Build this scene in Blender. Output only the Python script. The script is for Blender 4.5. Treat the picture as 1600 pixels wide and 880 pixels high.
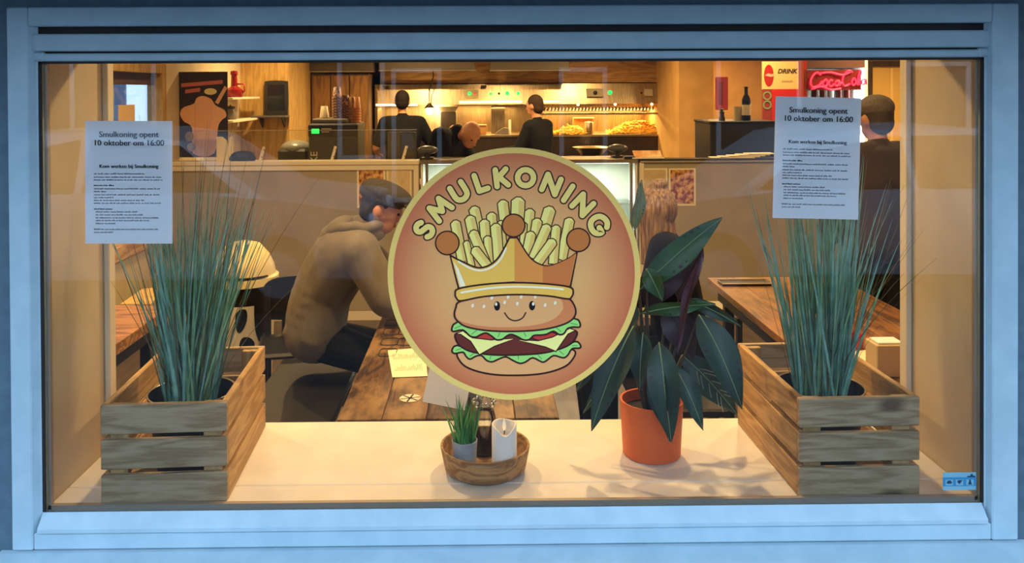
import bpy, bmesh, math, random
import numpy as np
from mathutils import Vector, Matrix, noise

for o in list(bpy.data.objects):
    bpy.data.objects.remove(o)
SC = bpy.context.scene
COL = SC.collection
random.seed(7)
PI = math.pi

# ------------------------------------------------------------------ camera
F = 1290.0                                   # focal length in pixels of the 1600 x 880 frame
EYE = Vector((0, -2.0, 1.78))
YAW, PITCH, ROLL = math.radians(0.601), math.radians(0.577), math.radians(-0.286)
CX, CY = 763.6, 155.92


def _rot(y, p, r):
    cy, sy, cp, sp, cr, sr = math.cos(y), math.sin(y), math.cos(p), math.sin(p), math.cos(r), math.sin(r)
    A = np.array([[cy, 0, -sy], [0, 1, 0], [sy, 0, cy]])
    B = np.array([[1, 0, 0], [0, cp, -sp], [0, sp, cp]])
    D = np.array([[cr, -sr, 0], [sr, cr, 0], [0, 0, 1]])
    return D @ B @ A


RM = _rot(YAW, PITCH, ROLL)
w3 = lambda u: Vector((u[0], u[2], -u[1]))
cam = bpy.data.cameras.new('camera')
cam.sensor_width = 36
cam.lens = 36 * F / 1600
cam.shift_x = (800 - CX) / 1600
cam.shift_y = (CY - 440) / 1600
cam.clip_start = 0.05
camo = bpy.data.objects.new('camera', cam)
COL.objects.link(camo)
r_, u_, b_ = w3(RM[0]), -w3(RM[1]), -w3(RM[2])
camo.matrix_world = Matrix(((r_.x, u_.x, b_.x, EYE.x), (r_.y, u_.y, b_.y, EYE.y), (r_.z, u_.z, b_.z, EYE.z), (0, 0, 0, 1)))
SC.camera = camo


def ray(px, py):
    return w3(RM.T @ np.array([(px - CX) / F, (py - CY) / F, 1.0]))


def at(px, py, Y):            # point of the place that stands at depth Y
    d = ray(px, py)
    return EYE + d * ((Y - EYE.y) / d.y)


def atz(px, py, Z):           # point of the place that lies at height Z
    d = ray(px, py)
    return EYE + d * ((Z - EYE.z) / d.z)


# ------------------------------------------------------------------ world, view
def lin(c):
    if isinstance(c, str):
        c = c.lstrip('#')
        c = tuple(int(c[i:i + 2], 16) for i in (0, 2, 4))
    return tuple(((v / 255) / 12.92 if v / 255 <= 0.04045 else ((v / 255 + 0.055) / 1.055) ** 2.4) for v in c)


W = bpy.data.worlds.new('dusk_sky')
SC.world = W
W.use_nodes = True
bg = W.node_tree.nodes['Background']
bg.inputs[0].default_value = (0.57, 0.75, 1.0, 1)
bg.inputs[1].default_value = 4.0
SC.view_settings.view_transform = 'Standard'
SC.view_settings.look = 'None'
SC.view_settings.exposure = 0.0
SC.view_settings.gamma = 1.0
SC.view_settings.use_curve_mapping = False
WARM = (1.0, 0.64, 0.27)


def lamp(name, loc, power, size=0.12, color=WARM, kind='AREA', rot=(0, 0, 0), sy=None, spread=None):
    l = bpy.data.lights.new(name, kind)
    l.energy = power
    l.color = color
    if kind == 'AREA':
        l.shape = 'DISK' if sy is None else 'RECTANGLE'
        l.size = size
        if sy:
            l.size_y = sy
        if spread:
            l.spread = math.radians(spread)
    else:
        l.shadow_soft_size = size
    o = bpy.data.objects.new(name, l)
    o.location = loc
    o.rotation_euler = rot
    COL.objects.link(o)
    return o


# the ceiling downlights of the room (their fittings are built with the ceiling)
DOWN = [(-1.75, 1.5, 17), (-0.6, 1.15, 25), (0.55, 1.15, 25), (1.7, 1.5, 17), (-1.6, 3.2, 15), (0.1, 3.2, 15), (1.75, 3.2, 15),
        (-1.7, 5.6, 25), (0.3, 5.9, 42), (2.4, 5.4, 26), (4.0, 5.6, 50), (-0.7, 6.3, 42), (1.2, 6.3, 42), (3.6, 3.2, 22), (2.75, 7.5, 45)]  # last downlight is unseen, added to brighten the recess wall behind the bottle
for x, y, p in DOWN:
    lamp('downlight_lamp', (x, y, 2.585), p, 0.1, spread=150)


# ------------------------------------------------------------------ materials
def mat(name, c, rough=0.5, metal=0.0, c2=None, scale=20, bump=0.0, stretch=(1, 1, 1), emit=None, es=1.0, trans=0.0, spec=0.5, lo=0.35, hi=0.65, alpha=1.0, sheen=0.0, detail=4):
    m = bpy.data.materials.new(name)
    m.use_nodes = True
    nt = m.node_tree
    b = nt.nodes['Principled BSDF']
    b.inputs['Base Color'].default_value = (*lin(c), 1)
    b.inputs['Roughness'].default_value = rough
    b.inputs['Metallic'].default_value = metal
    b.inputs['Specular IOR Level'].default_value = spec
    b.inputs['Transmission Weight'].default_value = trans
    b.inputs['Alpha'].default_value = alpha
    if sheen:
        b.inputs['Sheen Weight'].default_value = sheen
    if emit:
        b.inputs['Emission Color'].default_value = (*lin(emit), 1)
        b.inputs['Emission Strength'].default_value = es
    if c2 or bump:
        tc = nt.nodes.new('ShaderNodeTexCoord')
        mp = nt.nodes.new('ShaderNodeMapping')
        mp.inputs['Scale'].default_value = stretch
        nz = nt.nodes.new('ShaderNodeTexNoise')
        nz.inputs['Scale'].default_value = scale
        nz.inputs['Detail'].default_value = detail
        nt.links.new(tc.outputs['Object'], mp.inputs[0])
        nt.links.new(mp.outputs[0], nz.inputs['Vector'])
        if c2:
            rp = nt.nodes.new('ShaderNodeValToRGB')
            rp.color_ramp.elements[0].position = lo
            rp.color_ramp.elements[1].position = hi
            rp.color_ramp.elements[0].color = (*lin(c), 1)
            rp.color_ramp.elements[1].color = (*lin(c2), 1)
            nt.links.new(nz.outputs['Fac'], rp.inputs[0])
            nt.links.new(rp.outputs[0], b.inputs['Base Color'])
        if bump:
            bp = nt.nodes.new('ShaderNodeBump')
            bp.inputs['Strength'].default_value = bump
            bp.inputs['Distance'].default_value = 0.01
            nt.links.new(nz.outputs['Fac'], bp.inputs['Height'])
            nt.links.new(bp.outputs[0], b.inputs['Normal'])
    return m


def wood(name, ca, cb, cknot=None, axis=0, scale=9.0, rough=0.55, knots=0.0, bump=0.15, patch=None):
    """plank grain running along one axis of the object, with sparse knots; patch adds worn stains"""
    m = bpy.data.materials.new(name)
    m.use_nodes = True
    nt = m.node_tree
    N, L = nt.nodes, nt.links
    b = N['Principled BSDF']
    b.inputs['Roughness'].default_value = rough
    tc, oi = N.new('ShaderNodeTexCoord'), N.new('ShaderNodeObjectInfo')
    off = N.new('ShaderNodeVectorMath'); off.operation = 'MULTIPLY_ADD'
    off.inputs[1].default_value = (1, 1, 1)
    L.new(tc.outputs['Object'], off.inputs[0])
    sc_ = N.new('ShaderNodeVectorMath'); sc_.operation = 'SCALE'
    cmb = N.new('ShaderNodeCombineXYZ'); fine_k = 14
    for i in range(3):
        L.new(oi.outputs['Random'], cmb.inputs[i])
    sc_.inputs['Scale'].default_value = 17.0
    L.new(cmb.outputs[0], sc_.inputs[0])
    L.new(sc_.outputs[0], off.inputs[2])
    mp = N.new('ShaderNodeMapping')
    s = [1.0, 1.0, 1.0]
    s[axis] = 0.12
    mp.inputs['Scale'].default_value = s
    L.new(off.outputs[0], mp.inputs[0])
    nz = N.new('ShaderNodeTexNoise'); nz.inputs['Scale'].default_value = scale; nz.inputs['Detail'].default_value = 2
    L.new(mp.outputs[0], nz.inputs['Vector'])
    # rings: sine of the noise value gives growth lines
    mu = N.new('ShaderNodeMath'); mu.operation = 'MULTIPLY'; mu.inputs[1].default_value = 42
    sn = N.new('ShaderNodeMath'); sn.operation = 'SINE'
    L.new(nz.outputs['Fac'], mu.inputs[0]); L.new(mu.outputs[0], sn.inputs[0])
    fine = N.new('ShaderNodeTexNoise'); fine.inputs['Scale'].default_value = scale * 14; fine.inputs['Detail'].default_value = 3
    L.new(mp.outputs[0], fine.inputs['Vector'])
    ad = N.new('ShaderNodeMath'); ad.operation = 'MULTIPLY_ADD'; ad.inputs[1].default_value = 0.26
    L.new(sn.outputs[0], ad.inputs[0]); L.new(fine.outputs['Fac'], ad.inputs[2])
    rp = N.new('ShaderNodeValToRGB')
    rp.color_ramp.elements[0].position = 0.22; rp.color_ramp.elements[1].position = 0.78
    rp.color_ramp.elements[0].color = (*lin(ca), 1); rp.color_ramp.elements[1].color = (*lin(cb), 1)
    L.new(ad.outputs[0], rp.inputs[0])
    out = rp.outputs[0]
    if knots:
        vp = N.new('ShaderNodeMapping')
        s2 = [1.0, 1.0, 1.0]; s2[axis] = 0.5; s2[1 - axis if axis < 2 else 0] = 0.0
        vp.inputs['Scale'].default_value = s2
        L.new(off.outputs[0], vp.inputs[0])
        vo = N.new('ShaderNodeTexVoronoi'); vo.inputs['Scale'].default_value = 7.0
        L.new(vp.outputs[0], vo.inputs['Vector'])
        lt = N.new('ShaderNodeMapRange'); lt.inputs[1].default_value = knots; lt.inputs[2].default_value = knots * 0.45
        lt.inputs[3].default_value = 0; lt.inputs[4].default_value = 0.8
        L.new(vo.outputs['Distance'], lt.inputs[0])
        mx = N.new('ShaderNodeMix'); mx.data_type = 'RGBA'
        L.new(lt.outputs[0], mx.inputs[0]); L.new(out, mx.inputs[6])
        mx.inputs[7].default_value = (*lin(cknot), 1)
        out = mx.outputs[2]
    if patch:
        pn = N.new('ShaderNodeTexNoise'); pn.inputs['Scale'].default_value = 6.0; pn.inputs['Detail'].default_value = 7; pn.inputs['Roughness'].default_value = 0.7
        pm = N.new('ShaderNodeMapping'); s3 = [1.0, 1.0, 1.0]; s3[axis] = 0.45
        pm.inputs['Scale'].default_value = s3
        L.new(off.outputs[0], pm.inputs[0]); L.new(pm.outputs[0], pn.inputs['Vector'])
        pr = N.new('ShaderNodeMapRange'); pr.inputs[1].default_value = 0.44; pr.inputs[2].default_value = 0.6
        L.new(pn.outputs['Fac'], pr.inputs[0])
        mx = N.new('ShaderNodeMix'); mx.data_type = 'RGBA'
        L.new(pr.outputs[0], mx.inputs[0]); L.new(out, mx.inputs[6])
        mx.inputs[7].default_value = (*lin(patch), 1)
        out = mx.outputs[2]
    L.new(out, b.inputs['Base Color'])
    bp = N.new('ShaderNodeBump'); bp.inputs['Strength'].default_value = bump; bp.inputs['Distance'].default_value = 0.004
    L.new(ad.outputs[0], bp.inputs['Height']); L.new(bp.outputs[0], b.inputs['Normal'])
    return m


def glass(name, tint=(1, 1, 1), boost=1.0):
    """thin pane: clear view through plus the Fresnel mirror image of what stands in front"""
    m = bpy.data.materials.new(name)
    m.use_nodes = True
    nt = m.node_tree
    N, L = nt.nodes, nt.links
    for n in list(N):
        N.remove(n)
    o = N.new('ShaderNodeOutputMaterial'); mx = N.new('ShaderNodeMixShader')
    t = N.new('ShaderNodeBsdfTransparent'); t.inputs[0].default_value = (*tint, 1)
    g = N.new('ShaderNodeBsdfGlossy'); g.inputs['Roughness'].default_value = 0.0
    fr = N.new('ShaderNodeFresnel'); fr.inputs['IOR'].default_value = 1.5
    mu = N.new('ShaderNodeMath'); mu.operation = 'MULTIPLY'; mu.inputs[1].default_value = boost; mu.use_clamp = True
    L.new(fr.outputs[0], mu.inputs[0]); L.new(mu.outputs[0], mx.inputs[0])
    L.new(t.outputs[0], mx.inputs[1]); L.new(g.outputs[0], mx.inputs[2]); L.new(mx.outputs[0], o.inputs[0])
    return m


# ------------------------------------------------------------------ mesh builder
class MB:
    def __init__(s):
        s.v, s.f, s.m, s.cur = [], [], [], 0

    def add(s, vs, fs):
        n = len(s.v)
        s.v += [tuple(p) for p in vs]
        for f in fs:
            s.f.append([i + n for i in f]); s.m.append(s.cur)
        return s

    def box(s, x0, x1, y0, y1, z0, z1, bevel=0.0):
        x0, x1 = min(x0, x1), max(x0, x1); y0, y1 = min(y0, y1), max(y0, y1); z0, z1 = min(z0, z1), max(z0, z1)
        b = min(bevel, (x1 - x0) * .45, (y1 - y0) * .45, (z1 - z0) * .45)
        if b <= 0:
            return s.add([(x0, y0, z0), (x1, y0, z0), (x1, y1, z0), (x0, y1, z0), (x0, y0, z1), (x1, y0, z1), (x1, y1, z1), (x0, y1, z1)],
                         [(0, 3, 2, 1), (4, 5, 6, 7), (0, 1, 5, 4), (1, 2, 6, 5), (2, 3, 7, 6), (3, 0, 4, 7)])
        bm = bmesh.new()
        bmesh.ops.create_cube(bm, size=1)
        for v in bm.verts:
            v.co = Vector(((x0 + x1) / 2 + v.co.x * (x1 - x0), (y0 + y1) / 2 + v.co.y * (y1 - y0), (z0 + z1) / 2 + v.co.z * (z1 - z0)))
        bmesh.ops.bevel(bm, geom=list(bm.edges), offset=b, segments=1, affect='EDGES', profile=0.7)
        bm.verts.index_update()
        s.add([v.co[:] for v in bm.verts], [[v.index for v in f.verts] for f in bm.faces])
        bm.free()
        return s

    def obox(s, c, ax, ay, az, bevel=0.0):
        """box about c with half-axis vectors"""
        t = MB().box(-1, 1, -1, 1, -1, 1) if not bevel else MB().box(-1, 1, -1, 1, -1, 1, bevel)
        c, ax, ay, az = Vector(c), Vector(ax), Vector(ay), Vector(az)
        return s.add([c + ax * p[0] + ay * p[1] + az * p[2] for p in t.v], t.f)

    def lathe(s, prof, c=(0, 0, 0), n=28, axis=(0, 0, 1), sx=1.0, sy=1.0, cap=True):
        c = Vector(c); w = Vector(axis).normalized()
        u = w.orthogonal().normalized() if abs(w.z) < 0.99 else Vector((1, 0, 0))
        v = w.cross(u)
        vs, fs = [], []
        for r, z in prof:
            for i in range(n):
                a = 2 * PI * i / n
                vs.append(c + u * (r * sx * math.cos(a)) + v * (r * sy * math.sin(a)) + w * z)
        for k in range(len(prof) - 1):
            for i in range(n):
                j = (i + 1) % n
                fs.append((k * n + i, k * n + j, (k + 1) * n + j, (k + 1) * n + i))
        if cap:
            if prof[0][0] > 1e-5: fs.append(tuple(range(n - 1, -1, -1)))
            if prof[-1][0] > 1e-5: fs.append(tuple((len(prof) - 1) * n + i for i in range(n)))
        return s.add(vs, fs)

    def cyl(s, p0, p1, r0, r1=None, n=16):
        p0, p1 = Vector(p0), Vector(p1)
        return s.lathe([(r0, 0), (r0 if r1 is None else r1, (p1 - p0).length)], p0, n, p1 - p0)

    def ell(s, c, rad, ax=None, n=16, k=10):
        c = Vector(c)
        ax = ax or (Vector((1, 0, 0)), Vector((0, 1, 0)), Vector((0, 0, 1)))
        vs, fs = [], []
        for i in range(k + 1):
            t = PI * i / k
            for j in range(n):
                a = 2 * PI * j / n
                vs.append(c + ax[0] * (rad[0] * math.sin(t) * math.cos(a)) + ax[1] * (rad[1] * math.sin(t) * math.sin(a)) - ax[2] * (rad[2] * math.cos(t)))
        for i in range(k):
            for j in range(n):
                fs.append((i * n + j, i * n + (j + 1) % n, (i + 1) * n + (j + 1) % n, (i + 1) * n + j))
        return s.add(vs, fs)

    def cap(s, p0, p1, r0, r1=None, n=14):
        """tapered capsule"""
        p0, p1 = Vector(p0), Vector(p1)
        r1 = r0 if r1 is None else r1
        L = max((p1 - p0).length, 1e-5)
        pr = [(r0 * math.cos(a), -r0 * math.sin(a)) for a in (PI * .499, PI * .36, PI * .2, 0)] + [(r1 * math.cos(a), L + r1 * math.sin(a)) for a in (0, PI * .2, PI * .36, PI * .499)]
        return s.lathe(pr, p0, n, (p1 - p0) if L > 1e-4 else (0, 0, 1))

    def tube(s, pts, r, n=8, closed=False):
        pts = [Vector(p) for p in pts]
        rs = r if isinstance(r, (list, tuple)) else [r] * len(pts)
        vs, fs = [], []
        m = len(pts)
        up = None
        for i, p in enumerate(pts):
            if closed: t = pts[(i + 1) % m] - pts[i - 1]
            else: t = pts[min(i + 1, m - 1)] - pts[max(i - 1, 0)]
            t.normalize()
            up = t.orthogonal().normalized() if up is None else (up - t * up.dot(t)).normalized()
            w = t.cross(up)
            for j in range(n):
                a = 2 * PI * j / n
                vs.append(p + up * (rs[i] * math.cos(a)) + w * (rs[i] * math.sin(a)))
        for i in range(m if closed else m - 1):
            for j in range(n):
                fs.append((i * n + j, i * n + (j + 1) % n, ((i + 1) % m) * n + (j + 1) % n, ((i + 1) % m) * n + j))
        if not closed:
            fs.append(tuple(range(n - 1, -1, -1))); fs.append(tuple((m - 1) * n + j for j in range(n)))
        return s.add(vs, fs)

    def prism(s, pts, o, ax, ay, az):
        """outline pts (u, v) on axes ax, ay from o, given depth by vector az"""
        o, ax, ay, az = Vector(o), Vector(ax), Vector(ay), Vector(az)
        n = len(pts)
        a = [o + ax * p[0] + ay * p[1] for p in pts]
        return s.add(a + [p + az for p in a], [tuple(range(n)), tuple(range(2 * n - 1, n - 1, -1))] + [(i, n + i, n + (i + 1) % n, (i + 1) % n) for i in range(n)])

    def mesh(s, name, mats):
        me = bpy.data.meshes.new(name)
        me.from_pydata(s.v, [], s.f)
        for m in (mats if isinstance(mats, (list, tuple)) else [mats]):
            me.materials.append(m)
        if any(s.m):
            me.polygons.foreach_set('material_index', s.m)
        me.validate()
        bm = bmesh.new(); bm.from_mesh(me)
        bmesh.ops.recalc_face_normals(bm, faces=bm.faces); bm.to_mesh(me); bm.free()
        return me

    def build(s, name, mats, parent=None, smooth=False, loc=None, rot=None):
        me = s.mesh(name, mats)
        if smooth:
            me.polygons.foreach_set('use_smooth', [True] * len(me.polygons))
            if smooth != 'all':
                try: me.set_sharp_from_angle(angle=math.radians(40))
                except Exception: pass
        return put(name, me, parent, loc, rot)


def put(name, me, parent=None, loc=None, rot=None):
    o = bpy.data.objects.new(name, me)
    COL.objects.link(o)
    if parent: o.parent = parent
    if loc is not None: o.location = loc
    if rot is not None: o.rotation_euler = rot
    return o


def tag(o, label=None, cat=None, group=None, kind=None):
    if label: o['label'] = label
    if cat: o['category'] = cat
    if group: o['group'] = group
    if kind: o['kind'] = kind
    return o


def thing(name, label, cat, loc=(0, 0, 0), rz=0, group=None):
    o = bpy.data.objects.new(name, None)
    o.empty_display_size = 0.1
    COL.objects.link(o)
    o.location = loc
    o.rotation_euler = (0, 0, rz)
    return tag(o, label, cat, group)


def struct(name, label=None, loc=(0, 0, 0)):
    o = bpy.data.objects.new(name, None)
    COL.objects.link(o)
    o.location = loc
    tag(o, label, None, None, 'structure')
    return o


def copy_tree(o, parent=None):
    c = o.copy(); COL.objects.link(c); c.parent = parent
    for ch in [x for x in bpy.data.objects if x.parent == o]:
        copy_tree(ch, c)
    return c


_tc = {}


def text_data(s, size, bold=0.0, shear=0.0, align='CENTER'):
    cu = bpy.data.curves.new('lettering', 'FONT')
    cu.body = s; cu.size = size; cu.offset = bold; cu.shear = shear
    cu.align_x = align; cu.resolution_u = 3
    ob = bpy.data.objects.new('lettering', cu)
    COL.objects.link(ob)
    bpy.context.view_layer.update()
    me = bpy.data.meshes.new_from_object(ob.evaluated_get(bpy.context.evaluated_depsgraph_get()))
    V, P = [v.co.copy() for v in me.vertices], [tuple(p.vertices) for p in me.polygons]
    bpy.data.objects.remove(ob); bpy.data.curves.remove(cu); bpy.data.meshes.remove(me)
    return V, P


def write(name, s, size, m, parent, o, ax, ay, bold=0.0, shear=0.0, align='CENTER'):
    """flat lettering laid on the plane of ax (reading direction) and ay (up)"""
    V, P = text_data(s, size, bold, shear, align)
    o, ax, ay = Vector(o), Vector(ax), Vector(ay)
    b = MB().add([o + ax * v.x + ay * v.y for v in V], P)
    return b.build(name, m, parent)


def remesh(mb, voxel, it=6):
    me = mb.mesh('tmp', [])
    ob = bpy.data.objects.new('tmp', me)
    COL.objects.link(ob)
    r = ob.modifiers.new('r', 'REMESH'); r.mode = 'VOXEL'; r.voxel_size = voxel; r.use_smooth_shade = True
    sm = ob.modifiers.new('s', 'SMOOTH'); sm.iterations = it; sm.factor = 0.5
    bpy.context.view_layer.update()
    out = bpy.data.meshes.new_from_object(ob.evaluated_get(bpy.context.evaluated_depsgraph_get()))
    bpy.data.objects.remove(ob); bpy.data.meshes.remove(me)
    out.polygons.foreach_set('use_smooth', [True] * len(out.polygons))
    return out


X_, Y_, Z_ = Vector((1, 0, 0)), Vector((0, 1, 0)), Vector((0, 0, 1))

# ------------------------------------------------------------------ shared materials
M_frame = mat('frame_paint', '#a3bfcb', 0.45, c2='#98b5c2', scale=14, bump=0.03)
M_facade = mat('facade_paint', '#4d6878', 0.7, c2='#445e6e', scale=30, bump=0.1)
M_cream = mat('cream_plaster', '#ddcfae', 0.75, c2='#d5c6a3', scale=6, bump=0.04)
M_reveal = mat('reveal_plaster', '#d3c4a4', 0.7, c2='#c8b896', scale=5, bump=0.05)
M_sill = mat('sill_paint', '#e9e4d8', 0.28, c2='#dfd9cc', scale=9)
M_greige = mat('greige_board', '#a89d88', 0.6, c2='#9d927c', scale=4)
M_trimw = mat('cream_trim', '#e6dcc2', 0.45)
M_floor = mat('floor_vinyl', '#6a5a47', 0.45, c2='#55483a', scale=5, stretch=(4, 1, 1))
M_ceil = mat('ceiling_board', '#e2d8c2', 0.8)
M_black = mat('black_lacquer', '#15130f', 0.45)
M_dark = mat('charcoal', '#2a2724', 0.5)
M_steel = mat('brushed_steel', '#b9b2a6', 0.3, 1.0, c2='#a39c90', scale=30, stretch=(1, 1, 20))
M_white = mat('white_plastic', '#efe9dc', 0.35)
M_paper = mat('white_paper', '#eeeef0', 0.8)
M_ink = mat('black_ink', '#15151a', 0.8)
M_inkg = mat('grey_ink', '#74777f', 0.8)
M_glass = glass('pane_glass', (0.97, 0.98, 0.98), .95)
M_clear = glass('clear_glass', (0.95, 0.97, 0.95), 0.8)
M_gasket = mat('rubber_gasket', '#191514', 0.7)
M_bronze = mat('spacer_metal', '#a99c8b', 0.35, 0.2)
M_oak = wood('oak_wood', '#8f6a3e', '#c39a62', axis=1)
M_card = mat('kraft_card', '#a87c45', 0.8, c2='#996d3a', scale=12)
M_red = mat('red_paint', '#b41c16', 0.4)
M_darkwood = wood('dark_wood', '#2c2018', '#4b3727', axis=2)

# ------------------------------------------------------------------ shop window
YF = -0.035
xl, xr = at(14, 440, YF).x, at(1592, 440, YF).x
zt, zb = at(800, 8, YF).z, at(800, 853, YF).z
GX0, GX1, GZ0, GZ1 = -1.056, 1.220, 0.772, 1.862           # daylight opening of the glass
jl, jr = at(47, 440, YF).x, at(1551, 440, YF).x
win = struct('window_1', 'large shop window with pale painted wooden frame')
zr = at(800, 38, YF).z
MB().box(xl, jl, YF, 0.03, zb, zt, .003).build('jamb', M_frame, win)
MB().box(jr, xr, YF, 0.03, zb, zt, .003).build('jamb', M_frame, win)
MB().box(jl, jr, YF, 0.03, zr, zt, .003).build('head_rail', M_frame, win)
zb1 = at(800, 827, YF).z
MB().box(jl, jr, YF + .002, 0.03, zb, zb1, .003).build('bottom_rail', M_frame, win)
# glazing beads: sloped faces running down to the glass
g0 = -0.0115
MB().prism([(jl, YF + .004), (GX0 - .005, g0 - .003), (GX0 - .002, g0), (GX0 - .002, 0.03), (jl, 0.03)], (0, 0, zb1), X_, Y_, Z_ * (zr - zb1)).build('glazing_bead', M_frame, win)
MB().prism([(jr, YF + .004), (GX1 + .005, g0 - .003), (GX1 + .002, g0), (GX1 + .002, 0.03), (jr, 0.03)], (0, 0, zb1), X_, Y_, Z_ * (zr - zb1)).build('glazing_bead', M_frame, win)
MB().prism([(YF - .004, zb1 + .003), (YF - .004, zb1 + .012), (g0 - .004, GZ0 - .004), (g0, GZ0), (0.03, GZ0 - .04), (0.03, zb1 + .003)], (jl + .012, 0, 0), Y_, Z_, X_ * (jr - jl - .024)).build('glazing_bead', M_frame, win)
# the two slim bars of the ventilation strip above the glass
za, zc = at(800, 50, -.024).z, at(800, 77, -.024).z
zd, ze = at(800, 80.5, -.018).z, at(800, 92.5, -.018).z
MB().box(GX0 - .012, GX1 + .012, -.024, .02, zc, za, .003).build('vent_bar', M_frame, win)
MB().box(GX0 - .012, GX1 + .012, -.018, .02, ze, zd, .003).build('vent_bar', M_frame, win)
MB().box(GX0 - .014, GX1 + .014, -.008, .03, ze - .004, zr, 0).build('vent_shade_backing', M_gasket, win)  # near-black sheet standing in for the shade in the gap above the bars
for sx in (GX0, GX1):
    MB().box(sx - .016, sx + .016, -.021, .02, ze, zd + .004, .004).build('vent_end_cap', M_frame, win)
MB().box(GX0 - .004, GX1 + .004, -.006, 0.0, GZ0 - .006, GZ1 + .01).build('glass_pane', M_glass, win)
gk = MB()
for x0, x1, z0, z1 in ((GX0 - .004, GX0 + .0045, GZ0, ze), (GX1 - .0045, GX1 + .004, GZ0, ze), (GX0, GX1, ze - .006, ze)):
    gk.box(x0, x1, -.011, -.0062, z0, z1)
gk.build('gasket', M_gasket, win)
sp = MB()
sp.box(GX0 + .005, GX0 + .013, .001, .013, GZ0, GZ1).box(GX1 - .013, GX1 - .005, .001, .013, GZ0, GZ1).box(GX0 + .005, GX1 - .005, .001, .013, GZ0 - .004, GZ0 + .010)
sp.build('spacer_bar', M_bronze, win)
# projecting outer sill
MB().prism([(YF + .01, zb - .003), (YF - .004, zb - .004), (-.20, zb - .034), (-.20, zb - .07), (YF + .01, zb - .07)], (xl - .03, 0, 0), Y_, Z_, X_ * (xr - xl + .06)).build('outer_sill', M_frame, win)

# ------------------------------------------------------------------ front wall with the opening, reveals, inner sill
wf = struct('wall_front', 'dark blue painted street front around the shop window')
fy0, fy1 = -.022, 0.03
MB().box(-3.4, xl, fy0, fy1, 0, 3.2).build('front_panel', M_facade, wf)
MB().box(xr, 5.6, fy0, fy1, 0, 3.2).build('front_panel', M_facade, wf)
MB().box(xl, xr, fy0, fy1, zt, 3.2).build('front_panel', M_facade, wf)
MB().box(xl, xr, fy0, fy1, 0, zb - .07).build('front_panel', M_facade, wf)
MB().box(-3.4, 5.6, -1.0, fy0, 2.15, 2.34, .01).build('added_shade_canopy', M_facade, wf)  # unseen canopy, added and sized to shade the top of the frame
wi = struct('wall_inner', 'cream plastered window reveal')
MB().box(-2.52, GX0 - .004, fy1, .35, 0, 2.62).build('reveal', M_reveal, wi)
MB().box(GX1 + .004, 5.32, fy1, .35, 0, 2.62).build('reveal', M_reveal, wi)
MB().box(GX0 - .004, GX1 + .004, fy1, .35, 1.98, 2.62).build('reveal', M_reveal, wi)
MB().box(GX0 - .004, GX1 + .004, fy1, .33, 0, .735).build('reveal', M_reveal, wi)
tr = struct('trim_1', 'white painted inner window sill')
MB().box(GX0 - .003, GX1 + .003, .0135, .112, .737, GZ0, .002).build('sill_board', M_sill, tr)
MB().box(GX0 - .003, GX1 + .003, .114, .52, .737, GZ0, .002).build('sill_board', M_sill, tr)
tag(MB().box(GX0 - .004, GX0 + .012, .325, .365, GZ0, 2.05, .003).build('trim_2', M_trimw), 'narrow cream casing on the window reveal by the left notice', kind='structure')
tag(MB().box(GX1 - .012, GX1 + .004, .325, .365, GZ0, 2.05, .003).build('trim_3', M_trimw), 'narrow cream casing on the window reveal by the right notice', kind='structure')

# ------------------------------------------------------------------ room shell
tag(MB().box(-2.52, 5.32, .35, 8.62, -.1, 0).build('floor', M_floor), 'dark brown vinyl floor', kind='structure')
tag(MB().box(-2.52, 5.32, fy1, 8.62, 2.62, 2.72).build('ceiling', M_ceil), 'cream ceiling', kind='structure')
M_ochre = mat('ochre_wall', '#bd9456', 0.75, c2='#b0874a', scale=5)
tag(MB().box(-2.52, 5.32, 8.5, 8.62, 0, 2.62).build('wall_back', M_ochre), 'ochre kitchen back wall', kind='structure')
tag(MB().box(5.2, 5.32, .35, 8.5, 0, 2.62).build('wall_right', M_cream), 'cream wall on the far side', kind='structure')
XW = -2.4
wy0, wy1, wz0, wz1 = 2.9, 4.30, 0.98, 2.0
wl = struct('wall_left', 'cream wall with a small window')
MB().box(XW - .12, XW, .35, wy0, 0, 2.62).build('wall_section', M_cream, wl)
MB().box(XW - .12, XW, wy1, 8.5, 0, 2.62).build('wall_section', M_cream, wl)
MB().box(XW - .12, XW, wy0, wy1, 0, wz0).build('wall_section', M_cream, wl)
MB().box(XW - .12, XW, wy0, wy1, wz1, 2.62).build('wall_section', M_cream, wl)
w2 = struct('window_2', 'small side window in a tan wooden frame')
M_tan = wood('tan_frame_wood', '#a5813f', '#c4a05a', axis=2, bump=.05)
fw = .075
for a, b_, c, d in ((wy0, wy0 + fw, wz0, wz1), (wy1 - fw, wy1, wz0, wz1), (wy0 + fw, wy1 - fw, wz1 - fw, wz1), (wy0 + fw, wy1 - fw, wz0, wz0 + fw)):
    MB().box(XW - .10, XW + .018, a, b_, c, d, .004).build('frame_bar', M_tan, w2)
MB().box(XW - .07, XW - .064, wy0 + fw, wy1 - fw, wz0 + fw, wz1 - fw).build('glass_pane', glass('side_glass', (.8, .84, .9), .6), w2)
MB().box(XW - .06, XW - .045, wy0 + fw, wy1 - fw, wz1 - fw - .085, wz1 - fw, .003).build('rolled_blind', mat('blind_cloth', '#5e4429', .8), w2)
cd_ = at(230, 170, 4.0)
MB().box(XW - .044, XW - .040, 3.60, 3.86, 1.02, 1.70).build('note_card', mat('cream_note', '#e8c58c', .8), w2)
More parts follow.
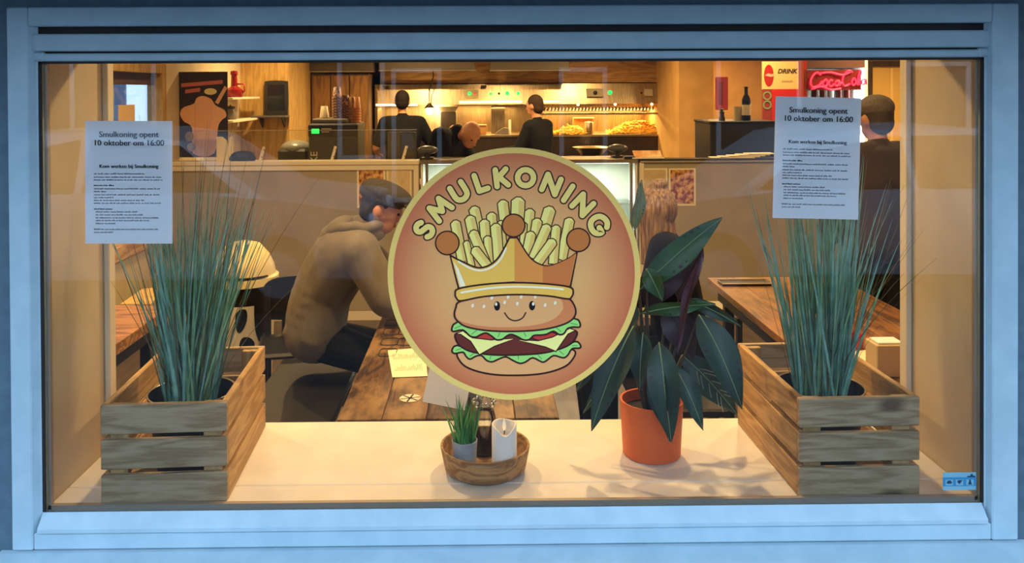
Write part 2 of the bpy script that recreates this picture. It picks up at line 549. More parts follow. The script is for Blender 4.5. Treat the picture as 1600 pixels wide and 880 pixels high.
# outside that window: a grey yard wall with a pale blue slatted panel
tag(MB().box(-5.0, -4.9, 1.5, 9.5, 0, 3.2).build('wall_yard', mat('yard_render', '#565e6c', .8)), 'grey yard wall beyond the small side window', kind='structure')
tag(MB().box(-5.0, XW - .12, .35, 9.5, -.12, 0).build('ground_yard', mat('yard_paving', '#44464a', .9)), 'grey yard paving', kind='structure')
sh = thing('blue_slat_panel', 'pale blue slatted panel seen through the small side window', 'shutter', (-4.86, 6.05, .9))
M_pale = mat('pale_blue_paint', '#6f93a8', .5)
for y in (-.42, .38):
    MB().box(-.02, .03, y, y + .05, -.1, 1.1).build('stile', M_pale, sh)
for k in range(11):
    MB().obox((.005, 0, -.03 + k * .105), (.012, 0, .03), (0, .37, 0), (.008, 0, -.004)).build('slat', M_pale, sh)

# skirting, timber ledge along the left wall
tag(MB().box(XW, XW + .03, .36, 4.34, .67, .775, .006).build('trim_4', wood('ledge_wood', '#b58a4a', '#dab878', axis=1)), 'pale wooden rail along the cream wall', kind='structure')

# half-height partition in two lengths
YP = 4.45
pl_x1, pr_x0 = at(653, 250, YP).x, at(1002, 250, YP).x
ztop = at(400, 252, YP).z
wp = struct('wall_partition', 'beige half-height partition with cream top rail')
MB().box(XW, pl_x1, YP, YP + .1, 0, ztop - .03).build('panel', M_greige, wp)
MB().box(XW, pl_x1 + .01, YP - .02, YP + .12, ztop - .035, ztop, .006).build('top_rail', M_trimw, wp)
MB().box(pl_x1 - .035, pl_x1 + .005, YP - .012, YP + .11, 0, ztop - .035, .004).build('end_post', M_trimw, wp)
MB().box(XW, pl_x1 - .035, YP - .012, YP, ztop - .075, ztop - .035, .003).build('cover_strip', M_trimw, wp)
MB().box(pr_x0, 5.2, YP, YP + .1, 0, ztop - .03).build('panel', M_greige, wp)
MB().box(pr_x0 - .01, 5.2, YP - .015, YP + .12, ztop - .03, ztop - .012, .004).build('top_rail', M_greige, wp)
MB().box(pr_x0 - .01, 5.2, YP - .02, YP + .12, ztop - .012, ztop, .004).build('top_rail', M_dark, wp)
MB().box(pr_x0 - .015, pr_x0 + .02, YP - .012, YP + .11, 0, ztop - .03, .004).build('end_post', M_trimw, wp)
bb = struct('baseboard_partition', 'cream skirting on the partition')
MB().box(XW, pl_x1, YP - .018, YP - .0125, 0, .07).build('board', M_trimw, bb)
MB().box(pr_x0 + .02, 5.2, YP - .018, YP, 0, .07).build('board', M_trimw, bb)

# columns and fascia of the kitchen
cx0, cx1 = at(386, 200, 6.3).x, at(452, 200, 6.3).x
M_plyw = wood('plywood_column', '#b48f4f', '#cda965', axis=2, bump=.03)
tag(MB().box(XW, cx1, 6.3, 8.5, 0, 2.62).build('wall_kitchen_left', M_plyw), 'pale plywood wall beside the shelves', kind='structure')
rx0, rx1 = at(1061, 200, 6.6).x, at(1115, 200, 6.6).x
tag(MB().box(rx0, rx1, 6.6, 8.5, 0, 2.62).build('wall_kitchen_right', M_ochre), 'cream wall pier beside the fry station', kind='structure')
tag(MB().box(cx1 + .75, rx0, 7.70, 8.5, at(800, 130, 7.62).z + .004, 2.62).build('trim_5', wood('fascia_wood', '#8a6430', '#ab8146', axis=0)), 'brown wooden fascia above the fry station', kind='structure')

# ceiling downlight fittings
for i, (x, y, p) in enumerate(DOWN):
    t = thing('ceiling_downlight', 'round recessed downlight in the cream ceiling', 'lamp', (x, y, 2.62), group='ceiling downlights')
    MB().lathe([(.062, -.001), (.075, -.001), (.075, -.012), (.062, -.02)], cap=False, n=20).build('trim_ring', M_white, t)
    MB().lathe([(0, -.004), (.06, -.004)], n=20, cap=False).build('lens', mat('lamp_lens', '#fff2d0', .4, emit='#ffdf9a', es=6) if i == 0 else bpy.data.materials['lamp_lens'], t)

# ------------------------------------------------------------------ street behind the camera (what the glass mirrors)
tag(MB().box(-16, 16, -10.6, fy0, -.12, -.02).build('ground_street', mat('asphalt', '#2f3033', .85, c2='#28292c', scale=40)), 'grey street in front of the shop', kind='structure')
wo = struct('wall_opposite', 'brick house front across the street')
M_brick = mat('far_brick', '#2e2622', .85, c2='#27201c', scale=25)
MB().box(-16, 16, -11.2, -10.6, -.12, 3.6).build('house_front', M_brick, wo)
k = 3
M_fwhite = mat('white_window_paint', '#b8bfc4', .5)
M_fdark = mat('dark_house_glass', '#20262c', .15)
YO = -10.6


def mirror_x(px, Y):
    return EYE.x + (ray(px, 143) * ((-Y - EYE.y) / ray(px, 143).y)).x


for x0, x1, z0, z1 in ((mirror_x(612, YO), mirror_x(690, YO), .1, 2.14), (mirror_x(873, YO), mirror_x(948, YO), .1, 2.14), (mirror_x(528, YO), mirror_x(602, YO), .75, 2.4),
                       (-6.2, -4.9, .8, 2.3), (3.6, 4.9, .8, 2.3), (6.5, 7.5, .1, 2.2)):
    n = struct('window_%d' % k, 'white framed opening in the house across the street'); k += 1
    MB().box(x0, x1, YO, YO + .02, z0, z1).build('dark_pane', M_fdark, n)
    for a, b_, c, d in ((x0, x0 + .07, z0, z1), (x1 - .07, x1, z0, z1), (x0 + .07, x1 - .07, z1 - .07, z1), (x0 + .07, x1 - .07, z0, z0 + .07)):
        MB().box(a, b_, YO, YO + .06, c, d).build('frame_bar', M_fwhite, n)

# ------------------------------------------------------------------ round logo sticker on the glass
S = 1.994 / F
st = thing('window_sticker', 'large round sticker with a crowned burger and fries under arched lettering', 'sticker', at(803.5, 428, -.0075))
LY = [0.0]


def sx_(p):
    return ((p[0] - 803.5) * S, -(p[1] - 428) * S)


def smooth_closed(p, n=5):
    out = []
    m = len(p)
    for i in range(m):
        a, b, c, d = (np.array(p[(i + k) % m], float) for k in (-1, 0, 1, 2))
        for k in range(n):
            t = k / n
            out.append(tuple(0.5 * ((2 * b) + (c - a) * t + (2 * a - 5 * b + 4 * c - d) * t * t + (3 * b - a - 3 * c + d) * t ** 3)))
    return out


def smooth_open(p, n=6):
    q = [p[0]] + list(p) + [p[-1]]
    out = []
    for i in range(1, len(q) - 2):
        a, b, c, d = (np.array(q[i + k], float) for k in (-1, 0, 1, 2))
        for k in range(n):
            t = k / n
            out.append(tuple(0.5 * ((2 * b) + (c - a) * t + (2 * a - 5 * b + 4 * c - d) * t * t + (3 * b - a - 3 * c + d) * t ** 3)))
    return out + [tuple(p[-1])]


def flat(mb, poly, lift):
    pts = [sx_(p) for p in poly]
    mb.add([(x, -lift, z) for x, z in pts], [tuple(range(len(pts)))])


def stroke(mb, line, wd, lift, closed=False):
    """a drawn line as one mitred strip with round ends, in image pixels"""
    P = [np.array(p, float) for p in line]
    Q = [P[0]]
    for p in P[1:]:
        if np.hypot(*(p - Q[-1])) > 1e-4: Q.append(p)
    if closed and np.hypot(*(Q[0] - Q[-1])) < 1e-4: Q.pop()
    n, r = len(Q), wd / 2
    un = lambda v: v / max(np.hypot(*v), 1e-9)
    L_, R_ = [], []
    for i in range(n):
        d0 = un(Q[i] - Q[i - 1]) if (i > 0 or closed) else un(Q[1] - Q[0])
        d1 = un(Q[(i + 1) % n] - Q[i]) if (i < n - 1 or closed) else d0
        t = un(d0 + d1)
        k = r / max(.5, abs(t @ d1))
        q = np.array([-t[1], t[0]]) * k
        L_.append(Q[i] + q); R_.append(Q[i] - q)
    pts = [sx_(p) for p in L_ + R_]
    vs = [(x, -lift, z) for x, z in pts]
    fs = [(i, (i + 1) % n, n + (i + 1) % n, n + i) for i in range(n if closed else n - 1)]
    mb.add(vs, fs)
    if not closed:
        for c, d in ((Q[0], un(Q[0] - Q[1])), (Q[-1], un(Q[-1] - Q[-2]))):
            a0 = math.atan2(d[1], d[0])
            flat(mb, [(c[0] + r * math.cos(a0 - PI / 2 + PI * k / 8), c[1] + r * math.sin(a0 - PI / 2 + PI * k / 8)) for k in range(9)], lift)


def ellipse(cx, cy, rx, ry, n=28, rot=0):
    c, s = math.cos(rot), math.sin(rot)
    return [(cx + rx * math.cos(2 * PI * k / n) * c - ry * math.sin(2 * PI * k / n) * s, cy + rx * math.cos(2 * PI * k / n) * s + ry * math.sin(2 * PI * k / n) * c) for k in range(n)]


def ink(name, c):
    return mat('print_' + name, c, .55, spec=.3)


I_line, I_ring, I_let = ink('maroon', '#3a1410'), ink('gold', '#f3c868'), ink('letter_yellow', '#fbd873')
I_fry, I_fry2, I_fryl = ink('fry', '#fde67c'), ink('fry_side', '#f2c665'), ink('fry_line', '#5d3413')
I_c1, I_c2, I_c3, I_shine = ink('crown', '#fbbf50'), ink('crown_mid', '#ea9340'), ink('crown_dark', '#d87838'), ink('shine', '#fff0c8')
I_ball, I_bun, I_bund = ink('ball', '#cb7633'), ink('bun', '#eeaa68'), ink('bun_dark', '#de824c')
I_let1, I_let2, I_meat, I_cheese, I_tom, I_seed, I_eye = ink('lettuce', '#a2dc70'), ink('lettuce_vein', '#4d9a4d'), ink('meat', '#6e2c20'), ink('cheese', '#fff08a'), ink('tomato', '#c83a30'), ink('seed', '#f8e6c4'), ink('eye', '#140a0a')
MB().lathe([(198 * S, 0), (198 * S, .0008)], axis=(0, -1, 0), n=96).build('film', I_ring, st)
# printed ground: warm tan middle running out to brick red (a print colour, by radius)
m = bpy.data.materials.new('print_ground'); m.use_nodes = True
nt = m.node_tree
tc = nt.nodes.new('ShaderNodeTexCoord'); ln = nt.nodes.new('ShaderNodeVectorMath'); ln.operation = 'LENGTH'
rp = nt.nodes.new('ShaderNodeValToRGB'); mr = nt.nodes.new('ShaderNodeMapRange'); mr.inputs[2].default_value = 189 * S
nt.links.new(tc.outputs['Object'], ln.inputs[0]); nt.links.new(ln.outputs['Value'], mr.inputs[0]); nt.links.new(mr.outputs[0], rp.inputs[0])
rp.color_ramp.elements[0].color = (*lin('#f7bc70'), 1); rp.color_ramp.elements[0].position = .35
rp.color_ramp.elements[1].color = (*lin('#cf6c42'), 1)
e = rp.color_ramp.elements.new(.72); e.color = (*lin('#ea9f5e'), 1)
b = nt.nodes['Principled BSDF']; b.inputs['Roughness'].default_value = .55; b.inputs['Specular IOR Level'].default_value = .3
nt.links.new(rp.outputs[0], b.inputs['Base Color'])
MB().add([((189 * S) * math.cos(2 * PI * i / 96), -.00095, (189 * S) * math.sin(2 * PI * i / 96)) for i in range(96)], [tuple(range(96))]).build('printed_ground', m, st)

GL = {
    'S': [[(7, 9.5), (2, 13), (-4, 12.5), (-7.5, 8.5), (-6, 3.5), (0, 0.5), (6, -2.5), (7.5, -8), (3.5, -12.5), (-3, -13), (-8, -9.5)]],
    'M': [[(-14.5, -13), (-10.5, 12)], [(-10.5, 12), (0, -6), (10.5, 12)], [(10.5, 12), (14.5, -13)]],
    'U': [[(-10, 13), (-10, -3), (-7.5, -9.5), (0, -12.5), (7.5, -9.5), (10, -3), (10, 13)]],
    'L': [[(-6, 13), (-6, -12.5), (8, -12.5)]],
    'K': [[(-8, 13), (-8, -13)], [(8.5, 12.5), (-5, 0)], [(-3, 1), (9.5, -12.5)]],
    'O': [[(12.5 * math.cos(2 * PI * k / 18), 12.5 * math.sin(2 * PI * k / 18)) for k in range(19)]],
    'N': [[(-11, -13), (-11, 12.5)], [(-11, 12.5), (11, -12.5)], [(11, -12.5), (11, 13)]],
    'I': [[(0, 13), (0, -13)]],
    'G': [[(9.5, 8.5), (3.5, 12.8), (-4, 12.5), (-10.8, 8), (-13, 0), (-10.8, -8), (-4, -12.5), (4.5, -12.8), (10, -9), (12, -2.5), (4, -2)]],
}
for ch, ang in zip('SMULKONING', (-61, -46.3, -31.6, -18.5, -6.4, 7.4, 22.6, 33.4, 44.0, 58.8)):
    a = math.radians(ang)
    c0 = (801.5 + 158 * math.sin(a), 434 - 158 * math.cos(a))
    fo, fi = MB(), MB()
    parts_ = [smooth_open(l_, 4) if ch in 'SUG' else l_ for l_ in GL[ch]] if ch in 'SUGO' else [[l_[i], l_[i + 1]] for l_ in GL[ch] for i in range(len(l_) - 1)]
    for n_s, q in enumerate(parts_):
        P = [(c0[0] + x * math.cos(a) + y * math.sin(a), c0[1] + x * math.sin(a) - y * math.cos(a)) for x, y in q]
        if ch == 'O': P = P[:-1]
        stroke(fo, P, 13.2, .00100 + n_s * 4e-5, ch == 'O')
        stroke(fi, P, 8.8, .00120 + n_s * 4e-5, ch == 'O')
    l = fo.build('letter', I_line, st)
    fi.build('letter_face', I_let, l)

KC = lambda x, y: (670 + x / 4.631, 290 + y / 4.631)
BC = lambda x, y: (690 + x / 5.5, 440 + y / 5.5)
LV = [.0014]


def shape(name, poly, c, lw=2.8, line=None, parent=None):
    LV[0] += .00003
    f = MB(); flat(f, poly, LV[0]); o = f.build(name, c, parent or st)
    if lw:
        LV[0] += .00001
        s = MB(); stroke(s, poly, lw, LV[0], True); s.build('outline', line or I_line, o)
    return o


def fry(tx, ty, bx, by, w):
    t, b = np.array(KC(tx, ty)), np.array(KC(bx, by)); w = w / 4.631 / 2
    d = (b - t) / np.hypot(*(b - t)); q = np.array([-d[1], d[0]])
    sh_ = t + d * w * .55
    o = shape('fry', [tuple(t - q * w * .35), tuple(t + q * w * .3), tuple(sh_ + q * w), tuple(b + q * w), tuple(b - q * w), tuple(sh_ - q * w)], I_fry, 1.9, I_fryl)
    LV[0] += .00001
    f = MB(); flat(f, [tuple(sh_ - q * w * .1), tuple(sh_ - q * w * .85), tuple(b - q * w * .85), tuple(b - q * w * .1)], LV[0]); f.build('shaded_side', I_fry2, o)


for f_ in ((325, 145, 395, 450, 80), (455, 190, 460, 300, 75), (535, 100, 560, 330, 80), (650, 80, 640, 330, 100), (735, 165, 715, 400, 75), (885, 150, 830, 330, 90), (1025, 232, 960, 540, 75),
           (190, 245, 245, 545, 75), (295, 212, 355, 500, 80), (402, 240, 420, 500, 75), (790, 235, 760, 420, 75), (925, 285, 900, 570, 70), (690, 265, 680, 450, 50), (520, 250, 545, 450, 50),
           (485, 270, 505, 560, 80), (745, 330, 700, 540, 75), (270, 395, 310, 580, 50), (425, 360, 440, 590, 60), (315, 320, 420, 580, 75), (865, 280, 755, 530, 75), (320, 445, 440, 600, 75), (910, 390, 770, 580, 75)):
    fry(*f_)
cr = smooth_open([KC(155, 500), KC(240, 545), KC(370, 592), KC(490, 535), KC(585, 375)]) + smooth_open([KC(640, 375), KC(740, 528), KC(860, 583), KC(1000, 535), KC(1075, 485)]) + smooth_open([KC(1025, 730), KC(640, 698), KC(215, 740)])
crown = shape('crown', cr, I_c1, 2.8)
xm, xd = KC(620, 0)[0], KC(825, 0)[0]


def clip_x(poly, x, keep_right=True):
    out = []
    for i in range(len(poly)):
        a, b = poly[i], poly[(i + 1) % len(poly)]
        ina, inb = (a[0] >= x) == keep_right, (b[0] >= x) == keep_right
        if ina: out.append(a)
        if ina != inb:
            t = (x - a[0]) / (b[0] - a[0]); out.append((x, a[1] + t * (b[1] - a[1])))
    return out


inner = [(803 + (p[0] - 803) * .982, 430 + (p[1] - 430) * .97) for p in cr]
for x, c in ((xm, I_c2), (xd, I_c3)):
    LV[0] += .00001; f = MB(); flat(f, clip_x(inner, x), LV[0]); f.build('shade_band', c, crown)
LV[0] += .00001
f = MB(); flat(f, [KC(180, 545), KC(215, 600), KC(265, 722), KC(228, 728)], LV[0])
stroke(f, smooth_open([KC(215, 545), KC(300, 595), KC(380, 612), KC(460, 585), KC(520, 530), KC(560, 450)], 4), 2.6, LV[0]); f.build('highlight', I_shine, crown)
for c, r in ((KC(135, 410), 18.4), (KC(615, 287), 17.8), (KC(1083, 395), 18.2)):
    shape('crown_ball', ellipse(*c, r, r), I_ball, 2.2)
bun_low = smooth_closed([BC(*p) for p in ((140, 600), (160, 690), (250, 752), (420, 796), (630, 808), (850, 796), (1020, 752), (1110, 690), (1135, 595), (900, 560), (630, 560), (350, 560))])
shape('lower_bun', bun_low, I_bun)
LETLOW = [(85, 590), (130, 545), (300, 600), (630, 620), (1000, 575), (1145, 520), (1190, 550), (1185, 577), (1120, 582), (1080, 640), (1040, 660), (960, 640), (900, 682), (860, 695), (780, 658), (720, 692), (670, 705), (610, 680), (550, 648), (490, 665), (430, 690), (380, 675), (340, 635), (290, 640), (240, 665), (205, 640), (180, 605), (110, 615)]
o = shape('lettuce_leaf', smooth_closed([BC(*p) for p in LETLOW], 3), I_let1)
LV[0] += .00001
for a, b_ in (((290, 605), (240, 640)), ((420, 640), (410, 668)), ((655, 640), (657, 670)), ((825, 635), (855, 668)), ((1010, 600), (1045, 632)), ((165, 572), (120, 588)), ((1120, 555), (1165, 555))):
    f = MB(); stroke(f, [BC(*a), BC(*b_)], 1.2, LV[0]); f.build('leaf_vein', I_let2, o)
shape('meat_patty', smooth_closed([BC(*p) for p in ((120, 445), (130, 520), (200, 580), (300, 612), (450, 630), (630, 632), (850, 620), (1000, 588), (1100, 545), (1150, 490), (1152, 430), (1000, 440), (630, 440), (250, 440))]), I_meat)
for c in ((375, 478, 75, 38), (885, 472, 112, 40)):
    p = BC(c[0], c[1]); shape('tomato_slice', ellipse(*p, c[2] / 5.5, c[3] / 5.5), I_tom, 1.8)
shape('cheese_slice', [BC(*p) for p in ((122, 445), (180, 418), (260, 480), (420, 500), (625, 490), (450, 556), (320, 628), (245, 510), (160, 450))], I_cheese, 1.8)
shape('cheese_slice', [BC(*p) for p in ((650, 503), (830, 510), (950, 480), (1100, 405), (1150, 423), (1085, 455), (980, 605), (890, 565))], I_cheese, 1.8)
LETUP = [(85, 400), (100, 425), (180, 413), (240, 465), (290, 475), (330, 455), (380, 440), (430, 470), (470, 500), (520, 495), (560, 465), (600, 455), (650, 475), (700, 502), (750, 500), (790, 465), (850, 462), (900, 455), (960, 430), (1010, 460), (1050, 450), (1080, 408), (1130, 395), (1185, 395), (1185, 355), (1140, 322), (900, 300), (630, 300), (350, 300), (130, 345)]
o = shape('lettuce_leaf', smooth_closed([BC(*p) for p in LETUP], 3), I_let1)
LV[0] += .00001
for a, b_ in (((165, 375), (110, 398)), ((300, 415), (255, 450)), ((498, 440), (482, 472)), ((705, 440), (722, 470)), ((985, 400), (1022, 432)), ((1110, 362), (1165, 375))):
    f = MB(); stroke(f, [BC(*a), BC(*b_)], 1.2, LV[0]); f.build('leaf_vein', I_let2, o)
bt = smooth_closed([BC(*p) for p in ((160, 165), (120, 220), (108, 290), (140, 340), (220, 388), (400, 420), (630, 428), (860, 415), (1030, 377), (1120, 330), (1152, 270), (1135, 200), (1080, 145), (900, 112), (630, 100), (400, 115))])
bun = shape('upper_bun', bt, I_bund)
LV[0] += .00001; f = MB()
flat(f, smooth_closed([BC(*p) for p in ((165, 178), (130, 225), (122, 285), (160, 335), (330, 378), (560, 392), (800, 375), (960, 325), (1035, 250), (1040, 190), (1010, 150), (900, 125), (630, 112), (400, 125))]), LV[0]); f.build('lit_crust', I_bun, bun)
LV[0] += .00001
for x, y in ((265, 203), (362, 212), (540, 177), (650, 189), (888, 204), (975, 185), (430, 137), (570, 130), (683, 130), (805, 130)):
    f = MB(); flat(f, ellipse(*BC(x, y), 2.1, 3.1, 12, .3), LV[0]); f.build('sesame_seed', I_seed, bun)
for x in (475, 776):
    f = MB(); flat(f, ellipse(*BC(x, 208), 4.8, 7.4, 20), LV[0]); ey = f.build('printed_eye', I_eye, bun)
    f = MB(); flat(f, ellipse(*BC(x - 8 + (x > 600) * 18, 192), 2.0, 2.8, 12), LV[0] + .00001); f.build('glint', I_seed, ey)
f = MB(); stroke(f, smooth_open([BC(540, 268), BC(575, 315), BC(630, 336), BC(690, 315), BC(721, 268)], 6), 2.2, LV[0]); f.build('printed_smile', I_line, bun)
LV[0] += .00001
bd = smooth_closed([KC(*p) for p in ((215, 742), (400, 712), (620, 701), (850, 712), (1015, 735), (1045, 770), (1030, 812), (1000, 822), (850, 798), (620, 788), (400, 800), (235, 830), (200, 812), (190, 780))], 4)
band = shape('crown_band', bd, I_c1, 2.8)
LV[0] += .00001; f = MB(); stroke(f, smooth_open([KC(235, 770), KC(420, 742), KC(620, 730), KC(850, 740), KC(970, 752)]), 3.0, LV[0]); f.build('highlight', I_shine, band)

# ------------------------------------------------------------------ two printed notices taped inside the glass
U = .21 / 522


def notice(tl, tr_, bl, label):
    a, b, c = at(*tl, .003), at(*tr_, .003), at(*bl, .003)
    ang = math.atan2((a - c).x, (a - c).z)
    o = thing('paper_notice', label, 'notice', ((b.x + c.x) / 2, .003, (b.z + c.z) / 2), group='printed notices on the glass')
    o.rotation_euler = (0, ang, 0)
    n = 8
    vs, fs = [], []
    for i in range(n + 1):
        x = -.105 + .21 * i / n
        bow = .0012 * math.sin(PI * i / n)
        vs += [(x, bow, -.1485), (x, bow + .0003, .1485)]
    vs += [(v[0], v[1] + .0003, v[2]) for v in vs]
    k = 2 * (n + 1)
    for i in range(n):
        fs += [(2 * i, 2 * i + 2, 2 * i + 3, 2 * i + 1), (k + 2 * i + 1, k + 2 * i + 3, k + 2 * i + 2, k + 2 * i)]
    MB().add(vs, fs).build('sheet', M_paper, o)
    P = lambda cx_, cy_: Vector(((cx_ - 311) * U, -.0006, -(cy_ - 438.5) * U))
    write('heading', 'Smulkoning opent', 49 * U, M_ink, o, P(311, 166), X_, Z_)
    write('heading', '10 oktober om 16:00', 49 * U, M_ink, o, P(311, 217), X_, Z_)
    write('heading', 'Kom werken bij Smulkoning', 31 * U, M_ink, o, P(311, 352), X_, Z_)
    for tx_, sz_, yy_ in (('Smulkoning opent', 49, 166), ('10 oktober om 16:00', 49, 217), ('Kom werken bij Smulkoning', 31, 352)):
        for k_ in (1, 2):                                    # heavier strokes: the same line struck again a hair aside
            write('heading', tx_, sz_ * U, M_ink, o, P(311 + 1.1 * k_, yy_) - Y_ * (.0001 * k_), X_, Z_)
    t, tb = MB(), MB()
    rr = random.Random(3)
    for y, x1, bold in ((387, 405, 0), (407, 510, 0), (424, 512, 0), (457, 228, 1), (477, 497, 0), (494, 175, 0), (513, 497, 0), (530, 218, 0), (547, 402, 0), (564, 507, 0), (599, 210, 1), (616, 370, 0), (634, 393, 0), (652, 495, 0), (668, 440, 0), (686, 235, 0), (721, 493, 0), (739, 213, 0)):
        x = 103 + (10 if 610 < y < 690 else 0)
        while x < x1 - 5:
            w_ = min(rr.uniform(10, 44), x1 - x)
            q = x
            while q < x + w_:                       # unreadably small print: a run of short ticks
                hh = rr.choice((6, 6, 7, 9))
                p0, p1 = P(q, y + 4), P(q + 3.2, y + 4 - hh)
                (tb if bold else t).add([(p0.x, -.0006, p0.z), (p1.x, -.0006, p0.z), (p1.x, -.0006, p1.z), (p0.x, -.0006, p1.z)], [(0, 1, 2, 3)])
                q += 4.6
            x += w_ + 6
    tag(t.build('body_print', M_inkg, o), kind='stuff'); tag(tb.build('bold_print', M_ink, o), kind='stuff')
    return o


notice((134, 190), (268, 189), (134.5, 381), 'white printed notice taped to the glass left of the round sticker')
notice((1213, 152), (1345, 153), (1208, 341), 'white printed notice taped to the glass right of the round sticker')

# small blue sticker low in the corner of the pane
p0, p1 = at(1473, 766, -.0075), at(1525, 738, -.0075)
bs = thing('corner_sticker', 'small blue sticker with three pictograms in the lower corner of the pane', 'sticker', ((p0.x + p1.x) / 2, -.0075, (p0.z + p1.z) / 2))
hw, hh = (p1.x - p0.x) / 2, (p1.z - p0.z) / 2
I_blue, I_bluel, I_blued = ink('blue', '#2f7ba3'), ink('blue_light', '#6f9fb0'), ink('blue_dark', '#173a55')
MB().box(-hw, hw, -.0004, 0, -hh, hh).build('film', I_bluel, bs)
MB().box(-hw, hw, -.0008, -.0004, -hh * .55, hh * .45).build('blue_band', I_blue, bs)
for i in (-1, 0, 1):
    pc = MB().box(i * hw * .62 - hw * .22, i * hw * .62 + hw * .22, -.0011, -.0008, -hh * .45, hh * .2).build('pictogram_tile', I_bluel, bs)
    f = MB()
    if i == -1: f.box(-hw * .62 - .006, -hw * .62 + .006, -.0014, -.0011, -hh * .25, 0).box(-hw * .62 - .004, -hw * .62 + .004, -.0014, -.0011, 0, hh * .1)
    elif i == 0: f.prism([(-.006, -.001), (0, -.006), (.007, .004), (-.004, .004)], (0, -.0011, -.001), X_, Z_, -Y_ * .0003)
    else: f.prism([(-.005, -.006), (.005, -.006), (.002, .002), (.002, .006), (-.002, .006), (-.002, .002)], (hw * .62, -.0011, -.002), X_, Z_, -Y_ * .0003)
    f.build('pictogram', I_blued, pc)
MB().prism([(-.010, 0), (.010, 0), (.010, .003), (.004, .004), (.003, .008), (0, .008), (-.003, .003), (-.01, .003)], (hw * .7, -.0008, hh * .45), X_, Z_, -Y_ * .0003).build('pictogram', I_blued, bs)

# ------------------------------------------------------------------ wooden crates on the sill
M_pine_x = wood('pine_cross_sky_tone', '#98805c', '#bba581', '#4e3620', axis=0, knots=.17, scale=17)  # same pine as the long slats, greyed: sky light painted into the colour
M_pine_y = wood('pine_long_warm_tone', '#a9824c', '#cda468', '#5b3a1c', axis=1, knots=.14, scale=17)  # more orange: warm room light on the crate sides painted into the colour
M_pine_z = wood('pine_post', '#a5834f', '#c6a36a', axis=2)
CW, CLn, CH, TH = .303, .455, .246, .016
me_f = MB().box(-CW / 2, CW / 2, 0, TH, -.036, .036, .002).mesh('slat', M_pine_x)
me_s = MB().box(0, TH, -(CLn / 2 - TH), CLn / 2 - TH, -.036, .036, .002).mesh('slat', M_pine_y)
me_p = MB().box(0, .045, 0, .018, .004, CH - .006, .002).mesh('corner_post', M_pine_z)
me_b = MB().box(-CW / 2 + TH, CW / 2 - TH, -.04, .04, 0, .012, .002).mesh('base_board', M_pine_x)


def crate(fl, fr, bl, label):
    y0 = .020
    a, b, c = at(*fl, y0), at(*fr, y0), at(*bl, y0 + CLn)
    rz = -math.atan2((c.x - a.x), CLn) if bl else 0
    cx_ = (a.x + b.x) / 2
    o = thing('wooden_crate', label, 'crate', (cx_ - math.sin(rz) * CLn / 2, y0 + CLn / 2 + .004, GZ0 + .0005), rz, 'wooden crates on the window sill')
    for k in range(3):
        z = .037 + k * (CH - .074) / 2
        put('slat', me_f, o, (0, -CLn / 2, z)); put('slat', me_f, o, (0, CLn / 2 - TH, z))
        put('slat', me_s, o, (-CW / 2, 0, z)); put('slat', me_s, o, (CW / 2 - TH, 0, z))
    for x in (-CW / 2 + TH, CW / 2 - TH - .045):
        for y in (-CLn / 2 + TH, CLn / 2 - TH - .018):
            put('corner_post', me_p, o, (x, y, 0))
    for k in range(4):
        put('base_board', me_b, o, (0, -CLn / 2 + .07 + k * .105, .001))
    return o


crL = crate((157, 633), (352, 631), (254, 548), 'pine slat crate holding the tall grass, next to the trash bin and hoodie')
crR = crate((1250, 624), (1439, 622), (1153, 533), 'pine slat crate holding the tall grass, beside the orange plant pot')

# ------------------------------------------------------------------ tall artificial grass in metal buckets
M_bucket = mat('dark_bucket', '#26292b', .4, .6)
M_rim = mat('bare_metal_rim', '#b9b4a6', .3, 1.0)
M_soil = mat('potting_moss', '#1c1a15', .95, c2='#2a251b', scale=60, bump=.6)
M_g1, M_g2, M_g3 = mat('grass_teal', '#8bbcab', .5, c2='#689d8b', scale=30), mat('grass_green', '#8fb58c', .5, c2='#6a966c', scale=30), mat('grass_dry', '#4a4a30', .6, c2='#66623f', scale=20)


def blade(mb, base, d, L, bend, w, side, segs=9):
    d = Vector(d).normalized(); bend = Vector(bend); side = Vector(side)
    side = (side - d * side.dot(d)).normalized()
    nrm = d.cross(side)
    vs, fs = [], []
    for i in range(segs + 1):
        t = i / segs
        p = base + d * (L * t) + bend * (t * t * L)
        ww = w * (1 - t ** 2.2) * .5 + .0003
        vs += [p - side * ww, p + nrm * ww * .35, p + side * ww]
    for i in range(segs):
        a = 3 * i
        fs += [(a, a + 1, a + 4, a + 3), (a + 1, a + 2, a + 5, a + 4)]
    mb.add(vs, fs)


